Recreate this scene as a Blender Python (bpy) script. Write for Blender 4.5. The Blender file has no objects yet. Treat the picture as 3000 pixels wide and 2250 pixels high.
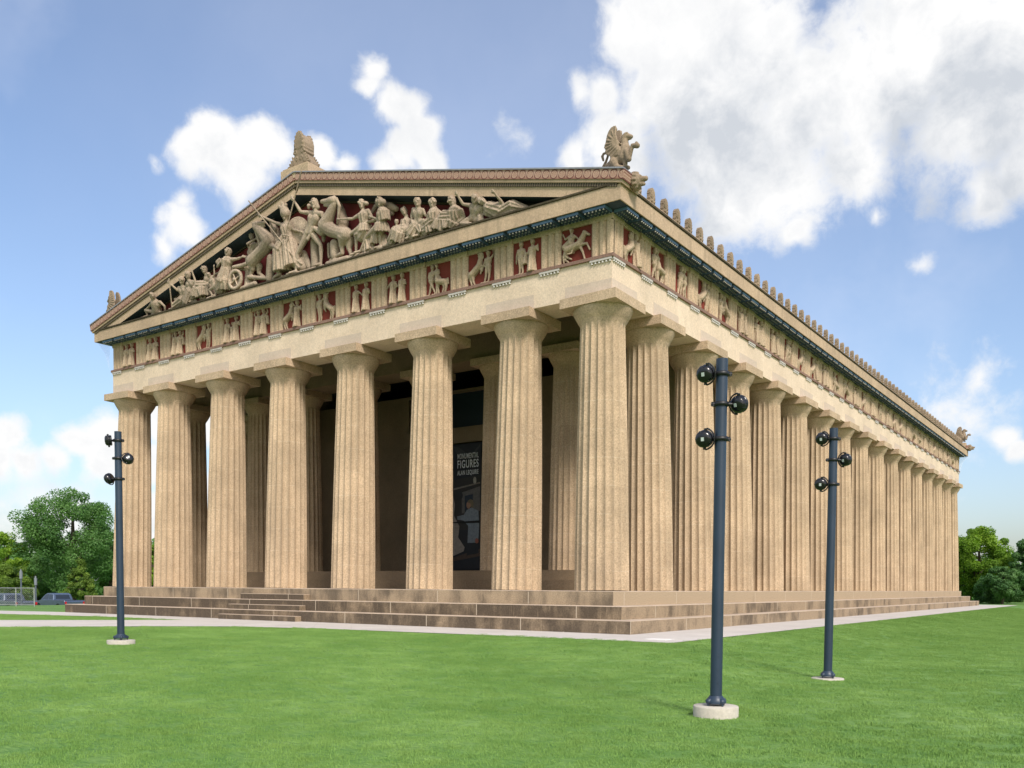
import bpy, math, random
import numpy as np
from mathutils import Vector, Matrix
R=math.radians
PI=math.pi
SC=bpy.context.scene
COL=SC.collection
random.seed(7)
# ---------------------------------------------------------------- camera
yaw,pit,rol=-0.61665,-0.049978,0.0064262
fw=Vector((math.sin(yaw)*math.cos(pit),math.cos(yaw)*math.cos(pit),math.sin(pit)))
rt=Vector((math.cos(yaw),-math.sin(yaw),0)); up=rt.cross(fw)
r2=rt*math.cos(rol)+up*math.sin(rol); u2=-rt*math.sin(rol)+up*math.cos(rol)
CAM=Vector((14.7945,-27.0997,0.1192))
cd=bpy.data.cameras.new('camera'); cam=bpy.data.objects.new('camera',cd); COL.objects.link(cam)
cam.matrix_world=Matrix(((r2.x,u2.x,-fw.x,CAM.x),(r2.y,u2.y,-fw.y,CAM.y),(r2.z,u2.z,-fw.z,CAM.z),(0,0,0,1)))
cd.sensor_width=36; cd.lens=36*2652.156/3000; cd.shift_x=(1500-1484.26)/3000; cd.shift_y=(1852.11-1125)/3000
cd.clip_start=.1; cd.clip_end=3000
SC.camera=cam
# ---------------------------------------------------------------- view
SC.view_settings.view_transform='Standard'; SC.view_settings.look='None'
SC.view_settings.exposure=1.15; SC.view_settings.gamma=1
# ---------------------------------------------------------------- sun
SUN=Vector((.75,-.48,.85)).normalized()
sd=bpy.data.lights.new('sun','SUN'); so=bpy.data.objects.new('sun',sd); COL.objects.link(so)
sd.energy=1.6; sd.angle=R(14); sd.color=(1,.94,.85)
so.rotation_euler=SUN.to_track_quat('Z','Y').to_euler()
# ---------------------------------------------------------------- node helper
class NT:
    def __init__(s,nt): s.nt=nt; s.n=nt.nodes; s.l=nt.links
    def put(s,sock,v):
        if v is None: return
        if hasattr(v,'default_value') or hasattr(v,'is_linked'): s.l.new(v,sock)
        else:
            try: sock.default_value=v
            except Exception:
                sock.default_value=(v[0],v[1],v[2],1) if len(v)==3 else v
    def m(s,op,a,b=None,c=None,clamp=False):
        x=s.n.new('ShaderNodeMath'); x.operation=op; x.use_clamp=clamp
        s.put(x.inputs[0],a); s.put(x.inputs[1],b); s.put(x.inputs[2],c); return x.outputs[0]
    def vm(s,op,a,b=None):
        x=s.n.new('ShaderNodeVectorMath'); x.operation=op; s.put(x.inputs[0],a); s.put(x.inputs[1],b)
        return x.outputs['Value'] if op in('DISTANCE','DOT_PRODUCT','LENGTH') else x.outputs[0]
    def noise(s,scale,detail=2,vec=None,rough=.5,dim='3D'):
        x=s.n.new('ShaderNodeTexNoise'); x.noise_dimensions=dim; s.put(x.inputs['Vector'],vec)
        x.inputs['Scale'].default_value=scale; x.inputs['Detail'].default_value=detail; x.inputs['Roughness'].default_value=rough
        return x.outputs['Fac']
    def white(s,w):
        x=s.n.new('ShaderNodeTexWhiteNoise'); x.noise_dimensions='1D'; s.put(x.inputs['W'],w); return x.outputs['Value']
    def mr(s,v,a,b,c=0.,d=1.,smooth=False):
        x=s.n.new('ShaderNodeMapRange'); x.interpolation_type='SMOOTHSTEP' if smooth else 'LINEAR'
        s.put(x.inputs['Value'],v); x.inputs['From Min'].default_value=a; x.inputs['From Max'].default_value=b
        x.inputs['To Min'].default_value=c; x.inputs['To Max'].default_value=d; return x.outputs['Result']
    def mix(s,f,a,b,mode='MIX'):
        x=s.n.new('ShaderNodeMix'); x.data_type='RGBA'; x.blend_type=mode; x.clamp_factor=True
        s.put(x.inputs[0],f); s.put(x.inputs[6],a if not isinstance(a,tuple) else (*a[:3],1)); s.put(x.inputs[7],b if not isinstance(b,tuple) else (*b[:3],1)); return x.outputs[2]
    def sep(s,v):
        x=s.n.new('ShaderNodeSeparateXYZ'); s.put(x.inputs[0],v); return x.outputs
    def comb(s,a,b,c):
        x=s.n.new('ShaderNodeCombineXYZ'); s.put(x.inputs[0],a); s.put(x.inputs[1],b); s.put(x.inputs[2],c); return x.outputs[0]
# ---------------------------------------------------------------- world: physical sky with clouds at infinity
SHADES=[(-0.379,0.827,0.414,0.065,0.7),(-0.315,0.853,0.416,0.063,0.7),(-0.353,0.856,0.379,0.048,0.75),(-0.271,0.88,0.389,0.037,0.6),(-0.141,0.902,0.408,0.068,1.1),(-0.185,0.898,0.399,0.05,0.9),(-0.114,0.927,0.359,0.043,0.8),(-0.21,0.859,0.466,0.034,0.5),(-0.727,0.568,0.385,0.021,0.4),(-0.886,0.45,0.112,0.024,0.3)]
CLOUDS=[(-0.358,0.798,0.485,0.075,1),(-0.305,0.819,0.486,0.058,1),(-0.392,0.792,0.468,0.044,1),(-0.436,0.793,0.425,0.047,1),(-0.442,0.766,0.467,0.024,1),(-0.346,0.836,0.426,0.078,1),(-0.269,0.857,0.439,0.075,1),(-0.192,0.864,0.466,0.084,1),(-0.137,0.898,0.417,0.073,1),(-0.295,0.875,0.385,0.062,1),(-0.291,0.893,0.344,0.017,0.9),(-0.239,0.888,0.393,0.044,1),(-0.115,0.876,0.469,0.069,1),(-0.476,0.772,0.421,0.021,0.8),(-0.462,0.753,0.468,0.018,0.7),(-0.337,0.864,0.374,0.047,0.95),(-0.132,0.926,0.355,0.03,0.8),(-0.227,0.866,0.446,0.076,1),(-0.103,0.926,0.364,0.033,0.9),(-0.176,0.858,0.482,0.071,1),(-0.397,0.763,0.51,0.039,0.8),(-0.15,0.846,0.511,0.075,1),(-0.309,0.781,0.543,0.073,1),(-0.609,0.631,0.48,0.018,1),(-0.618,0.633,0.467,0.018,1),(-0.608,0.651,0.455,0.027,1.1),(-0.592,0.667,0.452,0.025,1.1),(-0.592,0.68,0.432,0.027,1.1),(-0.609,0.672,0.42,0.028,1),(-0.586,0.694,0.418,0.021,1.1),(-0.624,0.668,0.405,0.021,1),(-0.579,0.685,0.443,0.017,1),(-0.59,0.698,0.405,0.022,1),(-0.728,0.553,0.406,0.035,1.1),(-0.736,0.538,0.411,0.022,1.1),(-0.702,0.58,0.413,0.029,1.1),(-0.722,0.553,0.417,0.024,1.1),(-0.713,0.573,0.405,0.029,1),(-0.694,0.59,0.411,0.021,0.9),(-0.699,0.578,0.421,0.018,0.9),(-0.722,0.574,0.386,0.029,0.85),(-0.743,0.543,0.393,0.016,0.8),(-0.666,0.622,0.412,0.022,1),(-0.653,0.638,0.408,0.015,0.8),(-0.682,0.613,0.399,0.017,0.8),(-0.769,0.538,0.346,0.026,1),(-0.762,0.514,0.394,0.01,0.6),(-0.767,0.544,0.339,0.017,0.8),(-0.782,0.529,0.329,0.017,0.6),(-0.759,0.539,0.366,0.012,0.6),(-0.858,0.495,0.138,0.024,0.9),(-0.845,0.512,0.152,0.022,0.9),(-0.872,0.474,0.123,0.019,0.8),(-0.886,0.45,0.116,0.025,0.7),(-0.891,0.431,0.141,0.025,0.9),(-0.894,0.432,0.115,0.025,0.8),(-0.851,0.51,0.121,0.027,0.7),(-0.886,0.458,0.077,0.026,0.5),(-0.873,0.483,0.065,0.031,0.5),(-0.897,0.437,0.063,0.029,0.5),(-0.828,0.546,0.123,0.027,1.2),(-0.819,0.549,0.169,0.027,1.2),(-0.829,0.554,0.077,0.028,1.1),(-0.793,0.588,0.158,0.023,1.2),(-0.8,0.592,0.102,0.023,1.2),(-0.832,0.553,0.039,0.023,1.1),(-0.114,0.983,0.143,0.014,0.8),(-0.106,0.986,0.131,0.012,0.8),(-0.186,0.931,0.314,0.011,0.45),(-0.223,0.909,0.353,0.009,0.4),(-0.133,0.969,0.207,0.012,0.3),(-0.168,0.97,0.177,0.025,0.12),(-0.511,0.742,0.434,0.009,0.15)]
# unseen clouds added outside the view as soft white fill light
FILL_CLOUDS=[(x/1.,y/1.,z/1.,r_,1) for x,y,z,r_ in((.86,-.3,.4,.3),(.6,-.62,.5,.28),(.1,-.85,.5,.32),(-.45,-.75,.47,.3),(-.85,-.3,.42,.26),(.9,.25,.35,.22),(.2,-.5,.84,.3),(-.5,-.2,.84,.25),(.3,-.93,.22,.2),(.93,-.15,.2,.2))]
wd=bpy.data.worlds.new('World'); SC.world=wd; wd.use_nodes=True
w=NT(wd.node_tree); w.n.clear()
g=bpy.data.node_groups.new('cloud_field','ShaderNodeTree')
g.interface.new_socket('Vector',in_out='INPUT',socket_type='NodeSocketVector')
g.interface.new_socket('Value',in_out='OUTPUT',socket_type='NodeSocketFloat')
G=NT(g); gi=G.n.new('NodeGroupInput'); go=G.n.new('NodeGroupOutput')
acc=None
for x,y,z,r,wt in CLOUDS+FILL_CLOUDS:
    d=G.vm('DISTANCE',gi.outputs[0],(x,y,z)); f=G.m('MULTIPLY_ADD',d,-wt/r,wt)
    acc=f if acc is None else G.m('SMOOTH_MAX',acc,f,.22)
G.l.new(acc,go.inputs[0])
tc=w.n.new('ShaderNodeTexCoord').outputs['Generated']
wn=w.n.new('ShaderNodeTexNoise'); wn.inputs['Scale'].default_value=9; wn.inputs['Detail'].default_value=3; w.l.new(tc,wn.inputs['Vector'])
warp=w.vm('MULTIPLY',w.vm('SUBTRACT',wn.outputs['Color'],(.5,.5,.5)),(.05,.05,.05))
vw=w.vm('ADD',tc,warp)
def field(v):
    x=w.n.new('ShaderNodeGroup'); x.node_tree=g; w.put(x.inputs[0],v); return x.outputs[0]
fb=w.noise(9,8,tc,.6); fb2=w.noise(5,6,vw,.6); fb3=w.noise(26,8,vw,.62)
n1=w.m('ADD',w.m('MULTIPLY',w.m('SUBTRACT',fb,.5),1.3),w.m('MULTIPLY',w.m('SUBTRACT',fb3,.5),1.25))
f0=w.m('ADD',w.m('MINIMUM',field(vw),.9),n1)
alpha=w.mr(f0,-.14,.5,0,1,True)
fu=w.m('ADD',w.m('MINIMUM',field(w.vm('ADD',vw,(.012,-.012,.06))),.9),w.m('MULTIPLY',n1,.7))
vs=w.vm('ADD',tc,w.vm('MULTIPLY',w.vm('SUBTRACT',wn.outputs['Color'],(.5,.5,.5)),(.22,.22,.22)))
sa=None
for x,y,z,r_,wt in SHADES:
    d=w.vm('DISTANCE',vs,(x,y,z)); f=w.m('MULTIPLY_ADD',d,-wt/r_/1.25,wt); sa=f if sa is None else w.m('SMOOTH_MAX',sa,f,.3)
sa=w.mr(w.m('ADD',sa,w.m('MULTIPLY',w.m('SUBTRACT',fb3,.5),.8)),-.1,1.1,0,1,True)
shade=w.m('ADD',w.m('ADD',w.mr(fu,.3,1.4,0,.3,True),w.m('MULTIPLY',sa,1.15)),w.m('ADD',w.m('MULTIPLY',w.m('SUBTRACT',fb2,.5),.9),w.m('MULTIPLY',w.m('SUBTRACT',fb3,.5),1.1)),clamp=True)
veil=w.m('MULTIPLY',w.mr(w.vm('DISTANCE',vs,(-0.506, 0.752, 0.423)),.0,.62,.17,0,True),w.mr(fb2,.2,.7,.6,1.1))
skyt=w.n.new('ShaderNodeTexSky'); skyt.sky_type='NISHITA'; skyt.sun_disc=False
skyt.sun_elevation=math.asin(SUN.z); skyt.sun_rotation=math.atan2(SUN.x,SUN.y); skyt.dust_density=2.2; skyt.air_density=1.0; skyt.ozone_density=2.2
bgs=w.n.new('ShaderNodeBackground'); bgs.inputs['Strength'].default_value=0.095
thin=w.mr(w.noise(2.6,6,vw,.6),.42,.72,0,.2,True)
skyc=w.mix(1.,w.mix(w.m('MAXIMUM',thin,veil),skyt.outputs[0],(5.2,5.4,5.8)),(.98,.955,.965),'MULTIPLY')
w.l.new(skyc,bgs.inputs['Color'])
bgc=w.n.new('ShaderNodeBackground'); bgc.inputs['Strength'].default_value=0.42
cc=w.mix(shade,(1.08,1.08,1.08),(.70,.74,.80))
w.l.new(cc,bgc.inputs['Color'])
mx=w.n.new('ShaderNodeMixShader'); w.l.new(alpha,mx.inputs[0]); w.l.new(bgs.outputs[0],mx.inputs[1]); w.l.new(bgc.outputs[0],mx.inputs[2])
wo=w.n.new('ShaderNodeOutputWorld'); w.l.new(mx.outputs[0],wo.inputs['Surface'])
# ---------------------------------------------------------------- materials
def new_mat(name):
    m=bpy.data.materials.new(name); m.use_nodes=True; t=NT(m.node_tree); b=t.n['Principled BSDF']; return m,t,b
def simple(name,col,rough=.6,metal=0,var=.12,scale=6,spec=.5):
    m,t,b=new_mat(name)
    pos=t.n.new('ShaderNodeNewGeometry').outputs['Position']
    n=t.noise(scale,4,pos)
    c=t.mix(t.mr(n,.3,.7),tuple(v*(1-var) for v in col),tuple(min(1,v*(1+var)) for v in col))
    t.l.new(c,b.inputs['Base Color']); b.inputs['Roughness'].default_value=rough; b.inputs['Metallic'].default_value=metal
    b.inputs['Specular IOR Level'].default_value=spec
    return m
def stone(name,col,speck=.22,blotch=.14,streak=0.,streakcol=(.12,.10,.08),bump=.25,joint=None,rough=.9,drums=False):
    m,t,b=new_mat(name)
    ge=t.n.new('ShaderNodeNewGeometry'); pos=ge.outputs['Position']
    big=t.noise(.55,5,pos,.6); mid=t.noise(3.2,4,pos,.6); fine=t.noise(19,3,pos,.8)
    dark=tuple(v*(1-blotch*2) for v in col); lite=tuple(min(1,v*(1+blotch)) for v in col)
    c=t.mix(t.mr(big,.3,.7),dark,lite)
    c=t.mix(t.mr(mid,.35,.75,0,.35),c,tuple(v*f for v,f in zip(col,(.86,.82,.76))))
    sp=t.mr(fine,.3,.7,1-speck,1+speck)
    c=t.mix(1.,c,t.comb(sp,sp,sp),'MULTIPLY')
    xyz=t.sep(pos)
    if drums:
        oi=t.n.new('ShaderNodeObjectInfo').outputs['Random']
        tc2=t.n.new('ShaderNodeTexCoord').outputs['Object']; z=t.sep(tc2)[2]
        zz=t.m('ADD',t.m('DIVIDE',z,.98),t.m('MULTIPLY',oi,.35))
        fr=t.m('FRACT',zz); ln=t.m('LESS_THAN',fr,.018)
        pres=t.m('GREATER_THAN',t.noise(2.2,1,pos),.48)
        c=t.mix(t.m('MULTIPLY',t.m('MULTIPLY',ln,pres),.45),c,(.62,.53,.40))
        tone=t.mr(t.white(t.m('ADD',t.m('FLOOR',zz),t.m('MULTIPLY',oi,50))),0,1,.965,1.03)
        c=t.mix(1.,c,t.comb(tone,tone,tone),'MULTIPLY')
        dk=t.m('MULTIPLY',t.mr(t.noise(1.3,6,t.vm('MULTIPLY',pos,(1,1,.22)),.65),.48,.73),.45)
        c=t.mix(dk,c,tuple(v*.55 for v in col))
    if streak>0:
        sv=t.comb(t.m('MULTIPLY',xyz[0],2.2),t.m('MULTIPLY',xyz[1],2.2),t.m('MULTIPLY',xyz[2],.35))
        s=t.m('MULTIPLY',t.mr(t.noise(1.6,5,sv,.65),.5,.74),t.mr(big,.35,.6,.2,1.))
        c=t.mix(t.m('MULTIPLY',s,streak),c,streakcol)
    if joint:
        L,wd_,jc=joint
        q=t.m('DIVIDE',t.m('ADD',xyz[0],xyz[1]),L)
        q=t.m('ADD',q,t.m('MULTIPLY',t.m('FLOOR',t.m('MULTIPLY',xyz[2],2.2)),.37))
        ln=t.m('LESS_THAN',t.m('FRACT',q),wd_/L)
        c=t.mix(t.m('MULTIPLY',ln,.7),c,jc)
    t.l.new(c,b.inputs['Base Color']); b.inputs['Roughness'].default_value=rough; b.inputs['Specular IOR Level'].default_value=.25
    bp=t.n.new('ShaderNodeBump'); bp.inputs['Strength'].default_value=bump; bp.inputs['Distance'].default_value=.02
    t.l.new(fine,bp.inputs['Height']); t.l.new(bp.outputs[0],b.inputs['Normal'])
    return m
def riser_mat(name,lo,hi,bias):
    m,t,b=new_mat(name)
    pos=t.n.new('ShaderNodeNewGeometry').outputs['Position']; xyz=t.sep(pos)
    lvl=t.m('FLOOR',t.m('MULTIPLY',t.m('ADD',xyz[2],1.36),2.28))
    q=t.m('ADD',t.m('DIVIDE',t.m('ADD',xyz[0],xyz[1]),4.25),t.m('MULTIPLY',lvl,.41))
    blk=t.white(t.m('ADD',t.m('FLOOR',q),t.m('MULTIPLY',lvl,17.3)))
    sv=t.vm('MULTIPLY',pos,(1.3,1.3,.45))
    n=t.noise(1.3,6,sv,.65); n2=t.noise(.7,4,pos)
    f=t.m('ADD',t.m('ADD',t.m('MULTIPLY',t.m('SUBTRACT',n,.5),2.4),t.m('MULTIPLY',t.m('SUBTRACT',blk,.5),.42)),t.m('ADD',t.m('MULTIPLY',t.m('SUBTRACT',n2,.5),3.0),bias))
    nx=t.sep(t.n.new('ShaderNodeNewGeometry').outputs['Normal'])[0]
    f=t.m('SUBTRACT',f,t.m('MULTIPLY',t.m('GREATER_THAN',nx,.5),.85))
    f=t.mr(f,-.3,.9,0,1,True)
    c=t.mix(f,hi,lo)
    fine=t.noise(28,2,pos,.7); sp=t.mr(fine,.3,.7,.7,1.3)
    c=t.mix(1.,c,t.comb(sp,sp,sp),'MULTIPLY')
    dr=t.mr(t.noise(5,3,t.vm('MULTIPLY',pos,(2.5,2.5,.2)),.6),.62,.75,0,.35)
    c=t.mix(dr,c,tuple(v*1.5 for v in hi))
    c=t.mix(t.m('MULTIPLY',t.m('LESS_THAN',t.m('FRACT',q),.008),.85),c,(.56,.47,.36))
    t.l.new(c,b.inputs['Base Color']); b.inputs['Roughness'].default_value=.9; b.inputs['Specular IOR Level'].default_value=.25
    return m
M={}
M['stone']=stone('tan_concrete',(.525,.39,.265),speck=.34,blotch=.14,streak=.3)
M['shaft']=stone('column_concrete',(.515,.388,.262),speck=.34,blotch=.12,drums=True)
M['pale']=stone('pale_architrave_concrete',(.74,.59,.45),speck=.18,blotch=.08,streak=.2,streakcol=(.3,.25,.17))
M['patch']=stone('repaired_concrete',(.60,.49,.40),speck=.12,blotch=.05)
M['geison']=stone('cornice_concrete',(.52,.38,.26),speck=.22,blotch=.12,streak=.55,streakcol=(.16,.13,.09))
M['band']=stone('reddish_band_concrete',(.26,.16,.125),speck=.35,blotch=.12)
M['statue']=stone('sculpture_concrete',(.43,.335,.25),speck=.4,blotch=.24,streak=.6,streakcol=(.2,.16,.12))
M['relief']=stone('relief_concrete',(.47,.36,.25),speck=.3,blotch=.12)
M['acro']=stone('rooftop_sculpture_concrete',(.31,.235,.165),speck=.25,blotch=.18,streak=.4)
M['red']=stone('red_panel',(.22,.045,.032),speck=.12,blotch=.2,bump=.1)
M['darkred']=stone('dark_red_wall',(.26,.05,.05),speck=.1,blotch=.22,bump=.05)
M['blueund']=simple('shaded_blue_underside',(.022,.045,.075),.85,var=.3)  # mutule blue darkened underneath, shade put into the colour
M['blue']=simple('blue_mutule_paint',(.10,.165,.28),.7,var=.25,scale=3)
M['bluedark']=simple('soffit_paint_and_shade',(.03,.05,.075),.8,var=.3,scale=2)  # soffit paint, also the painted-in shadow under the raking cornice
M['white']=simple('white_drops',(.50,.48,.44),.7)
M['drop']=simple('shaded_grey_drops',(.22,.24,.24),.7)  # back rows of mutule drops, greyed in colour to stand for shade
M['mold']=stone('dark_moulding',(.11,.085,.06),speck=.5,blotch=.2)
M['tread']=stone('worn_step_tread',(.50,.40,.31),speck=.15,blotch=.12)
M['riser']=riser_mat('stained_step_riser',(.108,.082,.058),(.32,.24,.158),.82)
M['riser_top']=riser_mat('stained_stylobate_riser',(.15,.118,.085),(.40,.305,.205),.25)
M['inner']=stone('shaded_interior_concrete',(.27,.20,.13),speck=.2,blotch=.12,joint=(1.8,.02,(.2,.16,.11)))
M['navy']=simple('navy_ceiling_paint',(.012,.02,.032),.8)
M['door']=simple('blue_black_bronze',(.008,.022,.04),.5)
M['roofmat']=simple('roof_tile',(.32,.27,.2),.85)
M['metalcap']=simple('grey_metal_coping',(.28,.28,.3),.5,.3)
M['sidewalk']=stone('pale_sidewalk',(.56,.52,.485),speck=.08,blotch=.06,bump=.1,joint=(1.9,.02,(.40,.36,.33)))
M['polemat']=simple('slate_blue_pole_paint',(.021,.038,.066),.42,var=.12,scale=2)
M['black']=simple('black_housing',(.008,.008,.010),.2,spec=.6)
M['blackm']=simple('black_bracket',(.012,.012,.014),.45)
M['label']=simple('pale_label',(.55,.6,.58),.5)
M['footing']=stone('concrete_footing',(.52,.48,.41),speck=.12,blotch=.1)
M['galv']=simple('galvanised_steel',(.42,.43,.43),.45,.6)
M['glass']=simple('dark_vehicle_glass',(.015,.02,.025),.06,spec=.9)
M['carA']=simple('grey_blue_car_paint',(.10,.135,.20),.25,.4,spec=.8)
M['carB']=simple('silver_grey_car_paint',(.12,.14,.18),.25,.4,spec=.8)
M['tyre']=simple('tyre_rubber',(.015,.015,.016),.85)
M['rim']=simple('alloy_rim',(.35,.36,.38),.3,.8)
M['tail']=simple('red_tail_lamp',(.45,.015,.02),.25)
M['asphalt']=simple('asphalt',(.06,.06,.062),.9,scale=3)
# palmette frieze painted on the gutter band: object x runs along the slope, z up
def sima_mat():
    m,t,b=new_mat('palmette_painted_band')
    o=t.n.new('ShaderNodeTexCoord').outputs['Object']; x,y,z=t.sep(o)
    P=.34; Hh=.30
    u=t.m('SUBTRACT',t.m('FRACT',t.m('DIVIDE',x,P)),.5); v=t.m('DIVIDE',z,Hh)
    uu=t.m('MULTIPLY',u,2.35); vv=t.m('MULTIPLY',t.m('SUBTRACT',v,.5),2.1)
    r=t.m('SQRT',t.m('ADD',t.m('POWER',t.m('ABSOLUTE',uu),2.),t.m('POWER',t.m('ABSOLUTE',vv),2.)))
    ring=t.m('COMPARE',r,1.0,.10); ring2=t.m('COMPARE',r,.74,.07); inside=t.m('LESS_THAN',r,.66)
    ang=t.m('ARCTAN2',uu,t.m('ADD',vv,.55)); pet=t.m('GREATER_THAN',t.m('SINE',t.m('MULTIPLY',ang,13.)),.1)
    petal=t.m('MULTIPLY',inside,pet)
    u2=t.m('SUBTRACT',t.m('FRACT',t.m('ADD',t.m('DIVIDE',x,P),.5)),.5)
    lot=t.m('LESS_THAN',t.m('ABSOLUTE',u2),t.m('MULTIPLY',v,.16))
    base=t.mix(t.mr(t.noise(1.2,4,o),.3,.7),(.255,.118,.082),(.33,.18,.13))
    c=t.mix(ring,base,(.13,.045,.04)); pale=(.60,.44,.33)
    c=t.mix(t.m('MULTIPLY',ring2,.55),c,pale); c=t.mix(t.m('MULTIPLY',petal,.62),c,pale); c=t.mix(t.m('MULTIPLY',lot,.5),c,pale)
    t.l.new(c,b.inputs['Base Color']); b.inputs['Roughness'].default_value=.85
    return m
M['sima']=sima_mat()
def beads_mat():
    m,t,b=new_mat('beaded_moulding')
    o=t.n.new('ShaderNodeTexCoord').outputs['Object']; x,y,z=t.sep(o)
    f=t.m('GREATER_THAN',t.m('FRACT',t.m('DIVIDE',x,.10)),.55)
    c=t.mix(f,(.055,.04,.03),(.20,.15,.10)); t.l.new(c,b.inputs['Base Color']); b.inputs['Roughness'].default_value=.9; return m
M['beads']=beads_mat()
def net_mat():
    m,t,b=new_mat('fine_bird_netting'); b.inputs['Base Color'].default_value=(.6,.62,.66,1); b.inputs['Alpha'].default_value=.22; b.inputs['Roughness'].default_value=.8; return m
M['net']=net_mat()
def turf(name,blade):
    m,t,b=new_mat(name)
    pos=t.n.new('ShaderNodeNewGeometry').outputs['Position']
    big=t.noise(.3,6,t.vm('MULTIPLY',pos,(1,1,0)),.65); mid=t.noise(1.5,5,t.vm('MULTIPLY',pos,(.9,.9,0)),.65); fin=t.noise(16,3,t.vm('MULTIPLY',pos,(.45,1.2,1)),.7)
    c=t.mix(t.mr(big,.36,.64),(.155,.275,.062),(.25,.39,.11))
    c=t.mix(t.mr(mid,.4,.7,0,.65),c,(.10,.225,.05))
    c=t.mix(t.mr(t.noise(.9,3,pos),.58,.74,0,.5),c,(.18,.28,.06))
    if blade:
        oi=t.n.new('ShaderNodeObjectInfo').outputs['Random']
        c=t.mix(t.m('MULTIPLY',oi,.35),c,(.19,.32,.07))
        b.inputs['Subsurface Weight'].default_value=0
    else:
        c=t.mix(t.mr(fin,.35,.7,0,.8),c,(.05,.14,.022))
        dirt=t.mr(t.noise(.8,5,pos,.65),.72,.8,0,.5); c=t.mix(dirt,c,(.20,.15,.08))
        bp=t.n.new('ShaderNodeBump'); bp.inputs['Strength'].default_value=.7; bp.inputs['Distance'].default_value=.05
        t.l.new(fin,bp.inputs['Height']); t.l.new(bp.outputs[0],b.inputs['Normal'])
    t.l.new(c,b.inputs['Base Color']); b.inputs['Roughness'].default_value=.75; b.inputs['Specular IOR Level'].default_value=.2
    return m
M['ground']=turf('lawn_turf',False); M['blade']=turf('grass_blades',True)
def leaf(name,a,bcol):
    m,t,b=new_mat(name)
    at=t.n.new('ShaderNodeAttribute'); at.attribute_name='tint'
    c=t.mix(at.outputs['Fac'],a,bcol)
    t.l.new(c,b.inputs['Base Color']); b.inputs['Roughness'].default_value=.6; b.inputs['Specular IOR Level'].default_value=.25
    tr=t.n.new('ShaderNodeBsdfTranslucent'); t.l.new(t.mix(1.,c,(1.3,1.5,.6),'MULTIPLY'),tr.inputs['Color'])
    mx=t.n.new('ShaderNodeMixShader'); mx.inputs[0].default_value=.35
    t.l.new(b.outputs[0],mx.inputs[1]); t.l.new(tr.outputs[0],mx.inputs[2]); t.l.new(mx.outputs[0],t.n['Material Output'].inputs[0])
    return m
M['bark']=simple('tree_bark',(.09,.07,.05),.9,var=.3)
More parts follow.
